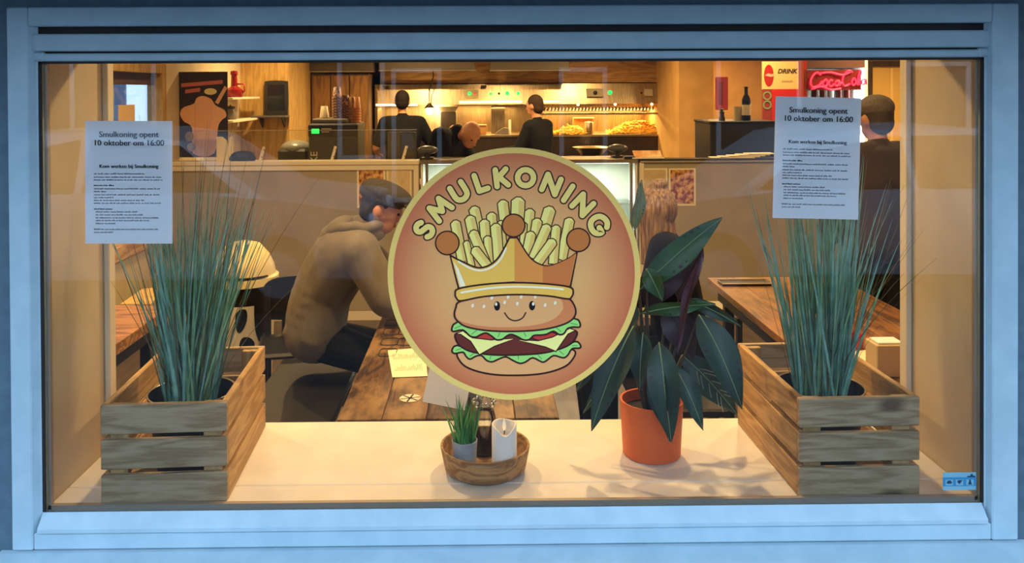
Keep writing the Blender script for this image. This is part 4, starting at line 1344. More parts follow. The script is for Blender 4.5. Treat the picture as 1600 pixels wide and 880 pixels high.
for k in range(3):
    a = PI * k / 3 + .3
    sk.box(-.001, .001, -.001, .001, 0, .0001)
    sk.add([(p.x + .034 * math.cos(a) + .003 * math.sin(a), p.y + .034 * math.sin(a) - .003 * math.cos(a), .7516), (p.x + .034 * math.cos(a) - .003 * math.sin(a), p.y + .034 * math.sin(a) + .003 * math.cos(a), .7516),
            (p.x - .034 * math.cos(a) - .003 * math.sin(a), p.y - .034 * math.sin(a) + .003 * math.cos(a), .7516), (p.x - .034 * math.cos(a) + .003 * math.sin(a), p.y - .034 * math.sin(a) - .003 * math.cos(a), .7516)], [(0, 1, 2, 3)])
sk = MB().add(sk.v[8:12] + sk.v[20:24] + sk.v[32:36], [(0, 1, 2, 3), (4, 5, 6, 7), (8, 9, 10, 11)])
sk.build('mark_lines', M_sten, wmk)
table('dark wooden table by the right-hand reveal with a black tray at its end', 1.245, 1.955, .75, 2.52, M_tabd, 5)
table('orange-brown plank table against the wall behind the tall grass', -2.36, -1.50, .62, 2.02, M_taby, 8, 'x', .05)

# menu sheet and folded card on the worn table
M_menu = mat('cream_menu', '#ece0bd', .75)
c0, c1, c2_, c3 = (atz(606, 548, .752), atz(663, 543, .752), atz(668, 588, .752), atz(613, 590, .752))
mn = thing('menu_sheet', 'cream printed menu sheet lying on the worn table', 'menu', ((c0 + c2_) / 2))
lc = [v - mn.location for v in (c0, c1, c2_, c3)]
MB().add([v + Z_ * .0006 for v in lc] + lc, [(0, 1, 2, 3), (7, 6, 5, 4), (0, 4, 5, 1), (1, 5, 6, 2), (2, 6, 7, 3), (3, 7, 4, 0)]).build('sheet', M_menu, mn)
tk = MB(); rr = random.Random(2)
for row in (.3, .72):
    for k in range(20):
        a = .1 + .8 * k / 20
        P = lambda s_, t_: (lc[0] * (1 - s_) + lc[1] * s_) * (1 - t_) + (lc[3] * (1 - s_) + lc[2] * s_) * t_ + Z_ * .0009
        h_ = rr.uniform(.08, .24)
        tk.add([P(a, row + .08), P(a + .015, row + .08), P(a + .015, row + .08 - h_), P(a, row + .08 - h_)], [(0, 1, 2, 3)])
tk.build('menu_print', mat('menu_ink', '#a08d68', .8), mn)
a, b, ap = atz(660, 628, .7505), atz(700, 600, .7505), None
tc_ = thing('tent_card', 'pale folded table card standing on the worn table', 'card', a)
d = b - a; h = V3(0, 0, .125); mid = V3(.04, .05, 0)
MB().prism([(0, 0), (.055, .125), (.058, .125), (.112, 0), (.108, 0), (.0565, .12), (.004, 0)], (0, 0, 0), V3(.5, .86, 0), Z_, V3(.13, -.07, 0) * 1.1).build('folded_sheet', mat('pale_card', '#cfd0cc', .7), tc_)

# bench under the man
bn = thing('bench', 'black bench under the person in the hoodie', 'bench', (-.80, 1.75, 0))
MB().box(-.19, .20, -.55, .36, .42, .455, .008).build('seat', M_black, bn)
for y in (-.48, .28):
    MB().box(-.16, -.12, y, y + .05, 0, .42).build('leg', M_black, bn)
    MB().box(.12, .16, y, y + .05, 0, .42).build('leg', M_black, bn)
    MB().box(-.12, .12, y + .01, y + .04, .12, .15).build('stretcher', M_black, bn)
bn2 = thing('bench', 'black bench under the person with long hair', 'bench', (.83, 1.85, 0))
MB().box(-.18, .20, -.45, .5, .42, .455, .008).build('seat', M_black, bn2)
for y in (-.4, .42):
    for x in (-.16, .13):
        MB().box(x, x + .04, y, y + .05, 0, .42).build('leg', M_black, bn2)
st_ = thing('stool', 'low stool with a pale grey seat below the dark table', 'stool', (1.42, 3.02, 0))
MB().box(-.17, .17, -.15, .15, .42, .455, .01).build('seat', mat('grey_seat', '#a59c8c', .7), st_)
for x in (-.14, .11):
    for y in (-.12, .09):
        MB().box(x, x + .03, y, y + .03, 0, .42).build('leg', M_black, st_)

# things on the dark table at the far side
p = atz(1163, 444, .7505)
t = thing('serving_tray', 'black oblong tray with pale rim on the dark table', 'tray', p)
MB().box(-.13, .13, -.05, .05, 0, .010, .004).build('base', M_black, t)
MB().tube([(-.13, -.05, .014), (.13, -.05, .014), (.13, .05, .014), (-.13, .05, .014)], .004, 6, True).build('rim', M_bronze, t)
p = atz(1392, 590, .7505)
t = thing('napkin_box', 'cream cardboard napkin box on the dark table', 'box', p)
M_nap = mat('cream_card', '#cdb78a', .8)
MB().box(-.05, .06, 0, .09, 0, .115, .003).build('box_body', M_nap, t)
MB().box(-.04, .05, .01, .08, .1155, .122, .002).build('napkin', M_paper, t)
for i, (px, py, a_) in enumerate(((1352, 553, .3), (1362, 562, -.4), (1345, 560, .9))):
    p = atz(px, py, .7505 + i * .0012)
    t = tag(MB().box(-.05, .05, -.035, .035, 0, .001).build('receipt', M_menu, None, loc=p, rot=(0, 0, a_)), ('topmost of the loose', 'middle of the loose', 'lowest of the loose')[2 - i] + ' cream paper slips beside the napkin box', 'paper', 'paper slips on the dark table')
p = atz(1337, 543, .7505)
t = thing('tea_light', 'small red glowing tea light beside the paper slips', 'candle', p)
MB().lathe([(0, 0), (.028, 0), (.032, .05), (.029, .05), (.025, .006), (0, .006)], n=20, cap=False).build('cup', mat('red_glass', '#a01c18', .2, emit='#c02018', es=.25), t, True)
MB().lathe([(0, .007), (.022, .007), (.022, .02), (0, .02)], n=16, cap=False).build('wax', M_wax, t)

# sheet on the plank table at the wall
a, b, c_, d_ = atz(188, 475.5, .7505), atz(236, 475.5, .7505), atz(262, 447, .7505), atz(222, 452, .7505)
cc = (a + b + c_ + d_) / 4
t = tag(MB().add([v - cc + Z_ * .001 for v in (a, b, c_, d_)] + [v - cc for v in (a, b, c_, d_)], [(0, 1, 2, 3), (7, 6, 5, 4), (0, 4, 5, 1), (1, 5, 6, 2), (2, 6, 7, 3), (3, 7, 4, 0)]).build('placemat', mat('kraft_placemat', '#d7b880', .8, c2='#c49a5c', scale=18), None, loc=V3(cc.x, cc.y, .7505)), 'pale paper placemat at the end of the plank table', 'placemat')
bx = thing('bench_box', 'long dark wooden bench along the plank table', 'bench', (-1.31, 1.3, 0))
MB().box(-.12, .17, -.7, .68, .40, .45, .006).build('seat', M_darkwood, bx)
MB().box(-.10, .15, -.68, .66, 0, .40).build('body', M_black, bx)

# ------------------------------------------------------------------ trash bin with domed lid
bp_ = at(381, 430, 2.8)
bi = thing('trash_bin', 'cream trash bin with domed swing lid and black leaf print', 'trash bin', (bp_.x, 2.8, 0))
M_bin = mat('bin_cream', '#e8dfc6', .4)
zr_ = at(381, 432, 2.8).z
RB = .185
MB().lathe([(0, 0), (RB * .78, 0), (RB * .8, .01), (RB * .97, zr_ - .03), (0, zr_ - .03)], n=40, cap=False).build('body', M_bin, bi, True)
MB().lathe([(RB * .93, zr_ - .16), (RB * 1.0, zr_ - .03), (RB * .97, zr_ - .03)], n=40, cap=False).build('black_collar', M_black, bi, True)
M_lid = mat('lid_cream', '#efe0a8', .35)
lid = MB().lathe([(RB * .96, zr_ - .035), (RB * 1.07, zr_ - .03), (RB * 1.07, zr_ + .01), (RB * .98, zr_ + .02), (RB * .93, zr_ + .07), (RB * .78, zr_ + .13), (RB * .5, zr_ + .19), (RB * .2, zr_ + .205), (0, zr_ + .207)], n=40, cap=False).build('domed_lid', M_lid, bi, True)
# swing flap standing a little proud of the dome, towards the room
fl = MB(); vs = []; n = 12
for i in range(n + 1):
    for j in range(n + 1):
        t_ = j / n
        rr_ = RB * (.99 - .16 * t_ - .55 * t_ ** 2.2) + .012
        zz = zr_ + .03 + .175 * t_ ** .75
        nar = 1 - .35 * t_
        vs.append((rr_ * math.cos(-PI / 2 + .25 + (i / n - .5) * 1.5 * nar), rr_ * math.sin(-PI / 2 + .25 + (i / n - .5) * 1.5 * nar), zz))
fs = [(i * (n + 1) + j, (i + 1) * (n + 1) + j, (i + 1) * (n + 1) + j + 1, i * (n + 1) + j + 1) for i in range(n) for j in range(n)]
fl.add(vs, fs).add([(v[0] * .93, v[1] * .93, v[2] - .004) for v in vs], fs)
flo = fl.build('swing_flap', M_lid, bi, 'all')
ed = [vs[i * (n + 1)] for i in range(n + 1)]
MB().tube([(v[0] * 1.005, v[1] * 1.005, v[2] - .004) for v in ed], .006, 6).build('flap_gap', M_gasket, flo, 'all')


def on_bin(a, z, lift=.003):
    r_b = RB * .8 + (RB * .17) * z / (zr_ - .03) + lift
    return V3(r_b * math.sin(a), -r_b * math.cos(a), z)


for pts in ([(.0, .52), (.12, .56), (.34, .56), (.36, .50), (.2, .44), (.05, .44)], [(.2, .40), (.45, .40), (.62, .36), (.5, .31), (.25, .31), (.1, .34)], [(.0, .25), (.2, .30), (.6, .29), (.85, .2), (.7, .05), (.3, .02), (.02, .1)],
            [(.62, .60), (.9, .58), (1.0, .45), (.85, .36), (.66, .42), (.6, .5)], [(-.4, .3), (-.2, .36), (-.05, .3), (-.2, .2), (-.4, .22)]):
    pp = smooth_closed(pts, 4)
    cc_ = (sum(p[0] for p in pp) / len(pp), sum(p[1] for p in pp) / len(pp))
    mbp = MB(); n = len(pp)
    mbp.add([on_bin(*cc_)] + [on_bin(cc_[0] + (p[0] - cc_[0]) * .5, cc_[1] + (p[1] - cc_[1]) * .5) for p in pp] + [on_bin(*p) for p in pp],
            [(0, 1 + i, 1 + (i + 1) % n) for i in range(n)] + [(1 + i, 1 + n + i, 1 + n + (i + 1) % n, 1 + (i + 1) % n) for i in range(n)])
    mbp.build('leaf_print', M_black, bi)

# black chair beside the bin
ch = thing('chair', 'black wooden chair with a shaped back between the bin and the hoodie', 'chair', (-.98, 2.36, 0), .2)
MB().box(-.19, .19, -.19, .19, .43, .46, .015).build('seat', M_black, ch)
for x in (-.17, .14):
    MB().box(x, x + .035, -.18, -.145, 0, .43, .004).build('leg', M_black, ch)
    MB().obox((x + .017, .18, .36), (.018, 0, 0), (0, .018, 0), (0, .03, .36)).build('leg', M_black, ch)
MB().prism(smooth_closed([(-.17, .56), (-.18, .70), (-.1, .76), (.1, .76), (.18, .70), (.17, .56), (.1, .53), (-.1, .53)], 4), (0, .20, 0), X_, Z_, Y_ * .025).build('backrest', M_black, ch)
for x in (-.06, .06):
    MB().box(x - .018, x + .018, .195, .215, .46, .54).build('back_slat', M_black, ch)

# ------------------------------------------------------------------ pictures and leaflets on the partition
M_food = mat('food_print', '#7c3410', .6, c2='#e8b46e', scale=26, lo=.4, hi=.62, detail=3)


def leaflet(px0, py0, px1, py1, label, m, name='menu_poster'):
    a, b = at(px0, py1, YP - .004), at(px1, py0, YP - .004)
    o = thing(name, label, 'poster', ((a.x + b.x) / 2, YP - .0012, (a.z + b.z) / 2))
    w_, h_ = (b.x - a.x) / 2, (b.z - a.z) / 2
    MB().box(-w_, w_, -.002, 0, -h_, h_).build('sheet', M_menu, o)
    MB().box(-w_ * .86, w_ * .86, -.003, -.002, -h_ * .88, h_ * .92).build('picture', m, o)
    return o


leaflet(558, 263, 602, 325, 'picture menu of fried snacks on the partition above the flat cap', M_food)
leaflet(604, 263, 643, 325, 'plain pale menu sheet on the partition beside the snack picture', mat('pale_print', '#dcc79c', .7, c2='#cdb689', scale=10, stretch=(8, 1, 1)))
leaflet(1045, 263, 1087, 322, 'picture menu of fried snacks on the partition above the long hair', M_food)
leaflet(1003, 263, 1043, 322, 'faded pale menu sheet on the partition left of the snack picture', mat('pale_print_two', '#d6c39a', .7, c2='#bda97f', scale=7))

# acrylic screen on the partition with three slanted brackets
a, b = at(300, 205, YP + .06), at(651, 205, YP + .06)
t = thing('acrylic_screen', 'clear acrylic screen standing on the partition', 'screen', (a.x, YP + .065, ztop))
MB().box(0, b.x - a.x, -.003, .003, .002, a.z - ztop).build('sheet', M_clear, t)
MB().box(0, b.x - a.x, -.0035, .0035, a.z - ztop, a.z - ztop + .004).build('top_edge', mat('acrylic_edge', '#b7ac8e', .3), t)
for px in (407, 519, 630):
    p = at(px, 249, YP + .03)
    br = thing('screen_bracket', 'pale slanted metal bracket below the screen, %s' % {407: 'nearest the poster', 519: 'in front of the shake machine', 630: 'nearest the end post'}[px], 'bracket', (p.x, YP + .03, ztop + .0005), group='screen brackets')
    MB().obox((.012, .0, .055), (.010, 0, -.003), (0, .003, 0), (.016, 0, .055)).build('strip', M_trimw, br)
    for k in (.03, .085):
        MB().cyl((.0035 + k * .29, -.0045, k), (.0035 + k * .29, -.003, k), .004, n=10).build('screw', M_dark, br)

# poster board with the ice-cream cup
a, b = at(279, 246, YP + .16), at(355, 112, YP + .16)
t = thing('poster_board', 'tall dark poster board showing a large ice cream cup', 'poster', ((a.x + b.x) / 2, YP + .16, a.z))
w_, h_ = (b.x - a.x), (b.z - a.z)
MB().box(-w_ / 2, w_ / 2, 0, .012, 0, h_, .002).build('board', mat('poster_ground', '#2a1c17', .5), t)
PQ = lambda px, py: ((px - 317) / 76 * w_, (246 - py) / 134 * h_)


def pp_(name, pts, c, lift, parent=None):
    return MB().prism(pts, (0, -lift, 0), X_, Z_, Y_ * .0008).build(name, c, parent or t)


I_cream, I_pink, I_oval = ink('ice_cream', '#f2bb92'), ink('pink', '#cf7668'), ink('pale_yellow', '#f2e3a8')
pp_('cup_print', smooth_closed([PQ(*p) for p in ((302, 240), (300, 200), (288, 190), (282, 178), (287, 168), (303, 162), (308, 153), (318, 150), (330, 155), (337, 165), (350, 172), (353, 182), (346, 188), (340, 200), (334, 240))], 4), I_cream, .001)
pp_('spoon_print', [PQ(*p) for p in ((336, 160), (341, 163), (355, 138), (351, 134))], I_cream, .002)
pp_('title_bar', [PQ(*p) for p in ((284, 130), (284, 136), (348, 131), (348, 125))], I_pink, .001)
pp_('title_bar', [PQ(*p) for p in ((290, 140), (290, 146), (313, 143), (313, 137))], I_pink, .001)
pp_('oval_badge', ellipse(*PQ(329, 143), .05, .026, 20), I_oval, .001)
pp_('cookie_print', ellipse(*PQ(296, 213), .035, .04, 18), ink('cookie_grey', '#8c8074'), .002)
pp_('cookie_print', ellipse(*PQ(299, 230), .035, .035, 18), ink('cookie_pale', '#9a8c7c'), .002)

# wall shelves with red lantern and jar behind the poster
for i, (z_px, dy) in enumerate(((152, 0), (187, 0))):
    p = at(368, z_px, 5.6)
    s = tag(MB().box(0, .22, -.45, .45, -.02, 0, .003).build('wall_shelf', M_trimw, None, loc=(XW, 5.75, p.z)), ('upper' if i == 0 else 'lower') + ' cream wall shelf next to the poster board', 'shelf', 'wall shelves')
    if i == 0:
        t = thing('red_lantern', 'red lantern bottle standing on the upper wall shelf', 'ornament', (at(366, 150, 5.6).x, 5.6, p.z + .0005))
        MB().lathe([(0, 0), (.07, 0), (.08, .03), (.075, .07), (.03, .1), (.026, .2), (.034, .21), (.03, .24), (0, .245)], n=24, cap=False).build('body', mat('red_glaze', '#8a130f', .3), t, True)
        MB().tube([(.03, 0, .12), (.09, 0, .12), (.095, 0, .06), (.075, 0, .04)], .008, 6).build('handle', M_red, t, 'all')
    else:
        t = thing('glass_pot', 'small grey jar standing on the lower wall shelf', 'jar', (at(360, 186, 5.6).x, 5.6, p.z + .0005))
        MB().lathe([(0, 0), (.05, 0), (.055, .02), (.055, .07), (.04, .09), (.04, .1), (0, .1)], n=20, cap=False).build('body', mat('grey_jar', '#6d675e', .3), t, True)
        MB().lathe([(.043, .1), (.043, .12), (.01, .125), (0, .14)], n=20).build('lid', M_dark, t, True)
# round pale plate and dark sofa-like till left of the bracket
p = at(362, 247, YP + .28)
t = thing('card_terminal', 'dark rounded payment terminal on the partition rail beside the poster', 'terminal', (at(383, 250, YP + .1).x, YP + .06, ztop + .0005))
MB().prism(smooth_closed([(-.09, 0), (-.085, .05), (-.04, .075), (.05, .075), (.085, .05), (.09, 0)], 4), (0, -.04, 0), X_, Z_, Y_ * .03).build('body', M_dark, t)
MB().box(-.05, .04, -.042, -.04, .03, .06).build('display', mat('terminal_screen', '#4a4d52', .2), t)
t = thing('display_plate', 'pale yellow rounded board standing behind the grass tips', 'board', (at(348, 246, YP + .05).x, YP + .04, ztop + .0005))
MB().prism([(-.045, 0), (-.045, .19), (.0, .19), (.035, .16), (.045, .1), (.045, 0)], (0, 0, 0), X_, Z_, Y_ * .01).build('board', mat('pale_yellow_board', '#e9d48c', .5), t)
MB().box(-.03, .03, .01, .05, 0, .012).build('foot', M_trimw, t)

# kiosk tablet on the plywood wall
p = at(432, 154, 6.28)
t = thing('order_kiosk', 'dark rounded order screen on the plywood wall', 'screen', (p.x, 6.298, p.z))
MB().prism(smooth_closed([(-.10, -.16), (-.115, -.1), (-.115, .13), (-.09, .175), (.09, .175), (.115, .14), (.115, -.1), (.09, -.16)], 4), (0, -.035, 0), X_, Z_, Y_ * .035).build('housing', M_dark, t)
MB().box(-.085, .085, -.037, -.035, -.12, .14).build('display', mat('kiosk_glass', '#22262d', .1), t)
p = at(422, 181, 6.15)
t = thing('kiosk_shelf', 'small grey shelf under the order screen', 'shelf', (p.x, 6.299, p.z))
MB().box(-.18, .16, -.2, 0, -.02, 0, .004).build('board', mat('grey_shelf', '#55524e', .5), t)
for x in (-.12, .1):
    MB().prism([(0, 0), (-.14, 0), (0, -.1)], (x, 0, -.02), Y_, Z_, X_ * .015).build('bracket', M_dark, t)

# ------------------------------------------------------------------ back counter on the left with the shake machine
bxa, bxb = at(452, 250, 5.3).x, at(600, 250, 5.3).x
t = thing('back_counter', 'brown work counter behind the partition', 'counter', ((XW + bxb) / 2, 5.35, 0))
w_ = (bxb - XW) / 2 - .01
MB().box(-w_, w_, -.3, .3, .03, .88).build('body', wood('counter_wood', '#6d5027', '#8d6a37', axis=2), t)
MB().box(-w_, w_, -.32, .32, .88, .92, .005).build('worktop', M_oak, t)
x0, x1 = at(486, 250, 5.2).x, at(562, 250, 5.2).x
zt2 = at(520, 193, 5.1).z
sm = thing('shake_machine', 'dark shake machine with a green lit display', 'machine', ((x0 + x1) / 2, 5.3, .921))
hw = (x1 - x0) / 2; H = zt2 - .921
M_mach = mat('machine_grey', '#3b3a34', .4)
MB().box(-hw, hw, -.2, .25, 0, H, .012).build('body', M_mach, sm)
MB().box(-hw, hw, -.215, -.2, H - .11, H - .01, .004).build('control_panel', M_black, sm)
MB().box(-hw + .03, -hw + .095, -.22, -.2151, H - .085, H - .045, .004).build('green_display', mat('green_display', '#0c8a2c', .3, emit='#22ff55', es=2.2), sm)
MB().box(-hw + .115, -hw + .20, -.218, -.2151, H - .05, H - .04).box(-hw + .115, -hw + .18, -.218, -.2151, H - .075, H - .067).build('control_marks', M_bronze, sm)
MB().box(-hw + .09, -hw + .20, -.206, -.2005, .06, .22, .003).build('price_panel', mat('pale_panel', '#c6b184', .6), sm)
MB().box(-hw + .23, hw - .02, -.206, -.2005, .1, H - .13, .003).build('drip_recess', M_dark, sm)
write('lettering', 'SHAKE', .085, mat('machine_lettering', '#cfc4ae', .6), sm, (-hw + .075, -.2025, .095), Z_, -X_, .001, align='LEFT')
MB().box(-hw + .02, hw - .1, -.15, .2, H, H + .04, .01).build('hopper_lid', mat('hopper_grey', '#6a6349', .5), sm)
# cup stacks on the machine: each cup its own object
M_cupk = mat('printed_cup', '#b98a74', .6, c2='#5a3a30', scale=40, lo=.48, hi=.52)
M_cupo = mat('amber_cup', '#b56d24', .6)
M_cupn = mat('kraft_cup', '#8a5f37', .7)
M_cupw = mat('pale_cup', '#cbbd9b', .5)
cup_me = {}
for nm, m_ in (('printed', M_cupk), ('amber', M_cupo), ('kraft', M_cupn), ('pale', M_cupw)):
    a = MB().lathe([(0, 0), (.030, 0), (.042, .10), (.044, .102), (.042, .105), (.039, .10), (.027, .004), (0, .004)], n=18, cap=False)
    me = a.mesh('paper_cup', m_); me.polygons.foreach_set('use_smooth', [True] * len(me.polygons)); cup_me[nm] = me
zs = .921 + H + .041
ORD = ['topmost', 'second from top', 'third from top', 'fourth from top', 'fifth from top', 'sixth from top', 'seventh from top', 'eighth from top']
for px, nm, n_, what in ((507, 'pale', 1, 'pale paper cup upside down on the shake machine'), (519, 'printed', 0, ''), (527, 'printed', 8, 'printed paper cup in the tallest stack on the shake machine'), (540, 'printed', 5, 'printed paper cup in the shorter stack on the shake machine'), (549, 'kraft', 6, 'brown paper cup stacked beside the amber cups'), (557, 'amber', 6, 'amber paper cup stacked at the edge of the shake machine')):
    for k in range(n_):
        o = put('paper_cup', cup_me[nm], None, (at(px, 190, 5.3).x, 5.3, (zs if px < 546 else .921 + H + .0005) + .105 + k * .024), (PI, 0, 0))
        tag(o, what if n_ == 1 else ORD[n_ - 1 - k] + ' ' + what, 'cup', 'paper cups on the shake machine')
t = thing('coffee_machine', 'dark rounded appliance with pale lid left of the shake machine', 'machine', (at(462, 220, 5.4).x, 5.4, .921))
MB().box(-.13, .13, -.15, .2, 0, .36, .02).build('body', M_black, t)
MB().ell((0, .02, .36), (.14, .17, .07)).build('lid', mat('pale_lid', '#8f8f8c', .3), t, 'all')
MB().box(-.03, .03, -.19, -.15, .2, .26, .005).build('spout', M_dark, t)
# tall brown cupboards behind
kx0, kx1 = cx1 + .004, at(584, 200, 7.62).x - .03
t = thing('tall_cupboard', 'brown wooden cupboards behind the shake machine', 'cupboard', ((kx0 + kx1) / 2 + .01, 7.6, 0))
w_ = (kx1 - kx0) / 2
MB().box(-w_, w_, -.25, .85, 0, 1.985).build('body', mat('cupboard_side', '#5e4020', .6), t)
for k in range(3):
    a = -w_ + 2 * w_ * k / 3
    dr = MB().box(a + .006, a + 2 * w_ / 3 - .006, -.272, -.25, .1, 1.965, .004).build('door', wood('cupboard_wood', '#6d4a22', '#92692f', axis=2) if k == 0 else bpy.data.materials['cupboard_wood'], t)
    MB().box(a + .03, a + .042, -.295, -.272, 1.1, 1.3, .003).build('handle', M_steel, dr)
# dark grey screen back behind the acrylic
t = thing('monitor', 'dark grey back of a till screen beside the staff member', 'monitor', (at(628, 250, YP + .35).x, YP + .35, ztop - .2))
a, b = at(606, 250, YP + .35), at(650, 206, YP + .35)
MB().box(a.x - t.location.x, b.x - t.location.x, -.015, .02, .14, b.z - ztop + .2, .006).build('panel', mat('screen_back', '#4c473c', .5), t)
MB().box(-.03, .03, -.01, .03, .0, .16).build('stand', M_dark, t)
tag(MB().box(a.x - .1, pl_x1 + .05, YP + .12, YP + .55, ztop - .24, ztop - .2, .004).build('till_shelf', M_oak), 'narrow wooden till shelf behind the partition', 'shelf')

# ------------------------------------------------------------------ glass display counter in the gap
gx0, gx1 = pl_x1 + .02, pr_x0 - .03
t = thing('display_counter', 'white refrigerated display counter with glass front', 'counter', ((gx0 + gx1) / 2, YP + .2, 0))
w_ = (gx1 - gx0) / 2
M_lac = mat('white_lacquer', '#e4e6dc', .3)
MB().box(-w_, w_, -.2, .13, .02, .62, .006).build('body', M_lac, t)
for s in (-1, 1):
    MB().box(s * w_ - .02 * (s > 0), s * w_ + .02 * (s < 0), -.2, .13, .62, ztop - .03, .003).build('side_panel', M_lac, t)
    MB().cyl((s * (w_ - .05), -.205, .62), (s * (w_ - .05), -.205, ztop - .02), .012, n=10).build('front_rod', M_steel, t)
MB().box(-w_ + .03, w_ - .03, -.2, -.195, .62, ztop - .03).build('front_glass', M_clear, t)
MB().box(-w_, w_, -.22, .13, ztop - .03, ztop, .005).build('steel_top', M_steel, t)
MB().box(-w_ + .03, w_ - .03, -.15, .10, .88, .895).build('shelf', M_clear, t)
MB().box(-w_ + .05, w_ - .05, -.1, -.08, ztop - .042, ztop - .032).build('tube_lamp', mat('tube_lamp', '#ffffff', .4, emit='#f2fff0', es=6), t)
MB().box(-w_ + .02, w_ - .02,   .11, .13, .62, ztop - .03).build('back_panel', M_lac, t)
lamp('display_lamp', (t.location.x, YP + .08, ztop - .07), 12, 1.4, (.92, 1, .88), sy=.04)
M_greenbox = mat('green_crate', '#4f9a58', .5)
for i, (px, z_, m_, nm) in enumerate(((948, .62, M_greenbox, 'green'), (925, .62, M_white, 'white'), (676, .62, M_white, 'white'), (696, .62, M_greenbox, 'green'))):
    p = at(px, 300, YP + .2)
    q_ = thing('food_tub', '%s plastic tub in the display counter %s' % (nm, ('near the long hair', 'behind the sticker edge', 'above the flat cap', 'beside the white tub')[i]), 'tub', (p.x, YP + .2, z_ + .0005), group='tubs in the display counter')
    MB().box(-.055, .055, -.08, .06, 0, .2, .008).build('tub', m_, q_)
    MB().box(-.058, .058, -.083, .063, .2, .215, .004).build('lid', M_white, q_)
# steel scale and dark till on the counter top
for px, yy, lb in ((668, YP + .14, 'black till arm clamped beside the partition end post'), (965, YP + .2, 'dark rounded till housing above the display counter')):
    p = at(px, 250, yy)
    q_ = thing('till', lb, 'till', (p.x, yy, ztop + .0005))
    MB().box(-.05, .05, -.05, .05, 0, .012, .004).build('base', M_dark, q_)
    MB().cap((0, 0, .01), (0, 0, .045), .02).build('post', M_dark, q_, 'all')
    MB().ell((0, 0, .07), (.085, .05, .035)).build('head', mat('till_grey', '#4a4b48', .35), q_, 'all')

# things on the right-hand partition
p = at(1010, 256, YP + .03)
t = thing('leaflet_holder', 'orange snack leaflet lying in a white tray on the partition', 'leaflet', (p.x, YP + .04, ztop + .0005))
MB().box(-.12, .13, -.06, .06, 0, .012, .004).build('tray', M_white, t)
MB().obox((.01, 0, .035), (.11, 0, 0), (0, .045, .022), (0, -.001, .003)).build('leaflet', mat('orange_print', '#d08a3c', .6, c2='#e9c890', scale=16), t)
tag(MB().prism([(0, 0), (.09, 0), (.085, .02), (.005, .02)], (at(975, 250, YP).x, YP - .01, ztop + .0005), X_, Z_, Y_ * .1).build('black_clip', M_black), 'black clip holder beside the orange leaflet', 'holder')
for i in range(5):
    p = at(1140 + i * 8, 250, YP + .03)
    tag(MB().box(-.2 + .03 * i, .14, -.055, .055, 0, .007, .002).build('pizza_card', M_menu, None, loc=(p.x + .05, YP + .05, ztop + .0005 + .0075 * i), rot=(0, 0, .04 * (i - 2))), ORD[4 - i] + ' flat cream carton in the low stack on the partition', 'carton', 'flat cartons on the partition')
a, b = at(1110, 250, 4.95), at(1212, 189, 4.95)
t = thing('black_cabinet', 'black cabinet behind the partition with a wine bottle on top', 'cabinet', ((a.x + b.x) / 2, 5.2, 0))
w_ = (b.x - a.x) / 2
MB().box(-w_, w_, -.25, .25, 0, b.z - .02, .004).build('body', mat('cabinet_black', '#1b1d22', .5), t)
MB().box(-w_ - .008, w_ + .008, -.258, .258, b.z - .02, b.z, .004).build('top', M_black, t)
zc_ = b.z + .0005
p = at(1166, 189, 5.1)
t = thing('wine_bottle', 'dark wine bottle with cream label on the black cabinet', 'bottle', (p.x, 5.1, zc_))
MB().lathe([(0, 0), (.034, 0), (.037, .004), (.037, .17), (.030, .2), (.016, .225), (.0145, .275), (.0165, .277), (.0165, .29), (0, .29)], n=28, cap=False).build('glass_body', mat('bottle_glass', '#10140e', .12), t, True)
MB().lathe([(.0376, .045), (.0376, .135)], n=28, cap=False).build('label', M_menu, t, True)
p = at(1153, 189, 5.15)
t = thing('pale_beaker', 'pale beaker beside the wine bottle', 'cup', (p.x, 5.15, zc_))
MB().lathe([(0, 0), (.036, 0), (.040, .12), (.037, .12), (.033, .006), (0, .006)], n=24, cap=False).build('body', M_cupw, t, True)
p = at(1128, 189, 5.05)
t = thing('pepper_mill', 'small dark mill at the edge of the black cabinet', 'mill', (p.x, 5.05, zc_))
MB().lathe([(0, 0), (.026, 0), (.026, .02), (.018, .05), (.022, .075), (.01, .085), (.014, .1), (0, .11)], n=20, cap=False).build('body', M_darkwood, t, True)
# red box on the pier
p = at(1126, 146, 6.55)
t = thing('fire_box', 'red fire hose box on the wall beside the pier', 'box', (p.x, 6.56, p.z))
MB().box(-.055, .055, -.09, .0, -.17, .17, .006).build('body', mat('fire_red', '#8a1c16', .5), t)
MB().box(-.045, .0, -.093, -.09, -.12, .12, .003).build('panel', mat('fire_red_dark', '#641510', .5), t)
MB().cyl((0, -.04, -.24), (0, -.04, -.17), .012, .02, 10).build('nozzle', M_dark, t)

# drink sign with oval badge, and green stripe
a, b = at(1193, 200, 5.75), at(1249, 96, 5.75)
t = thing('drink_sign', 'cream and red advertising board reading DRINK', 'sign', ((a.x + b.x) / 2, 5.8, a.z))
w_, h_ = (b.x - a.x) / 2, b.z - a.z
zs_ = h_ * .58
MB().box(-w_, w_, -.03, 0, zs_ - .0, h_, .003).build('header', mat('sign_cream', '#f0d28c', .5), t)
MB().box(-w_ * .5, w_, -.03, 0, -.3, zs_, .003).build('red_panel', mat('sign_red', '#cf2420', .45), t)
MB().box(-w_, -w_ * .5, -.028, 0, -.3, zs_, .003).build('side_strip', mat('sign_side', '#9a3a2c', .6), t)
for k in range(2):
    MB().lathe([(.028, 0), (.042, 0), (.042, .002), (.028, .002)], (-w_ * .75, -.03, zs_ - .06 - .085 * k), 18, (0, -1, 0), cap=False).build('green_ring', mat('sign_green', '#8aa06a', .6), t)
bz = (zs_ + h_) / 2
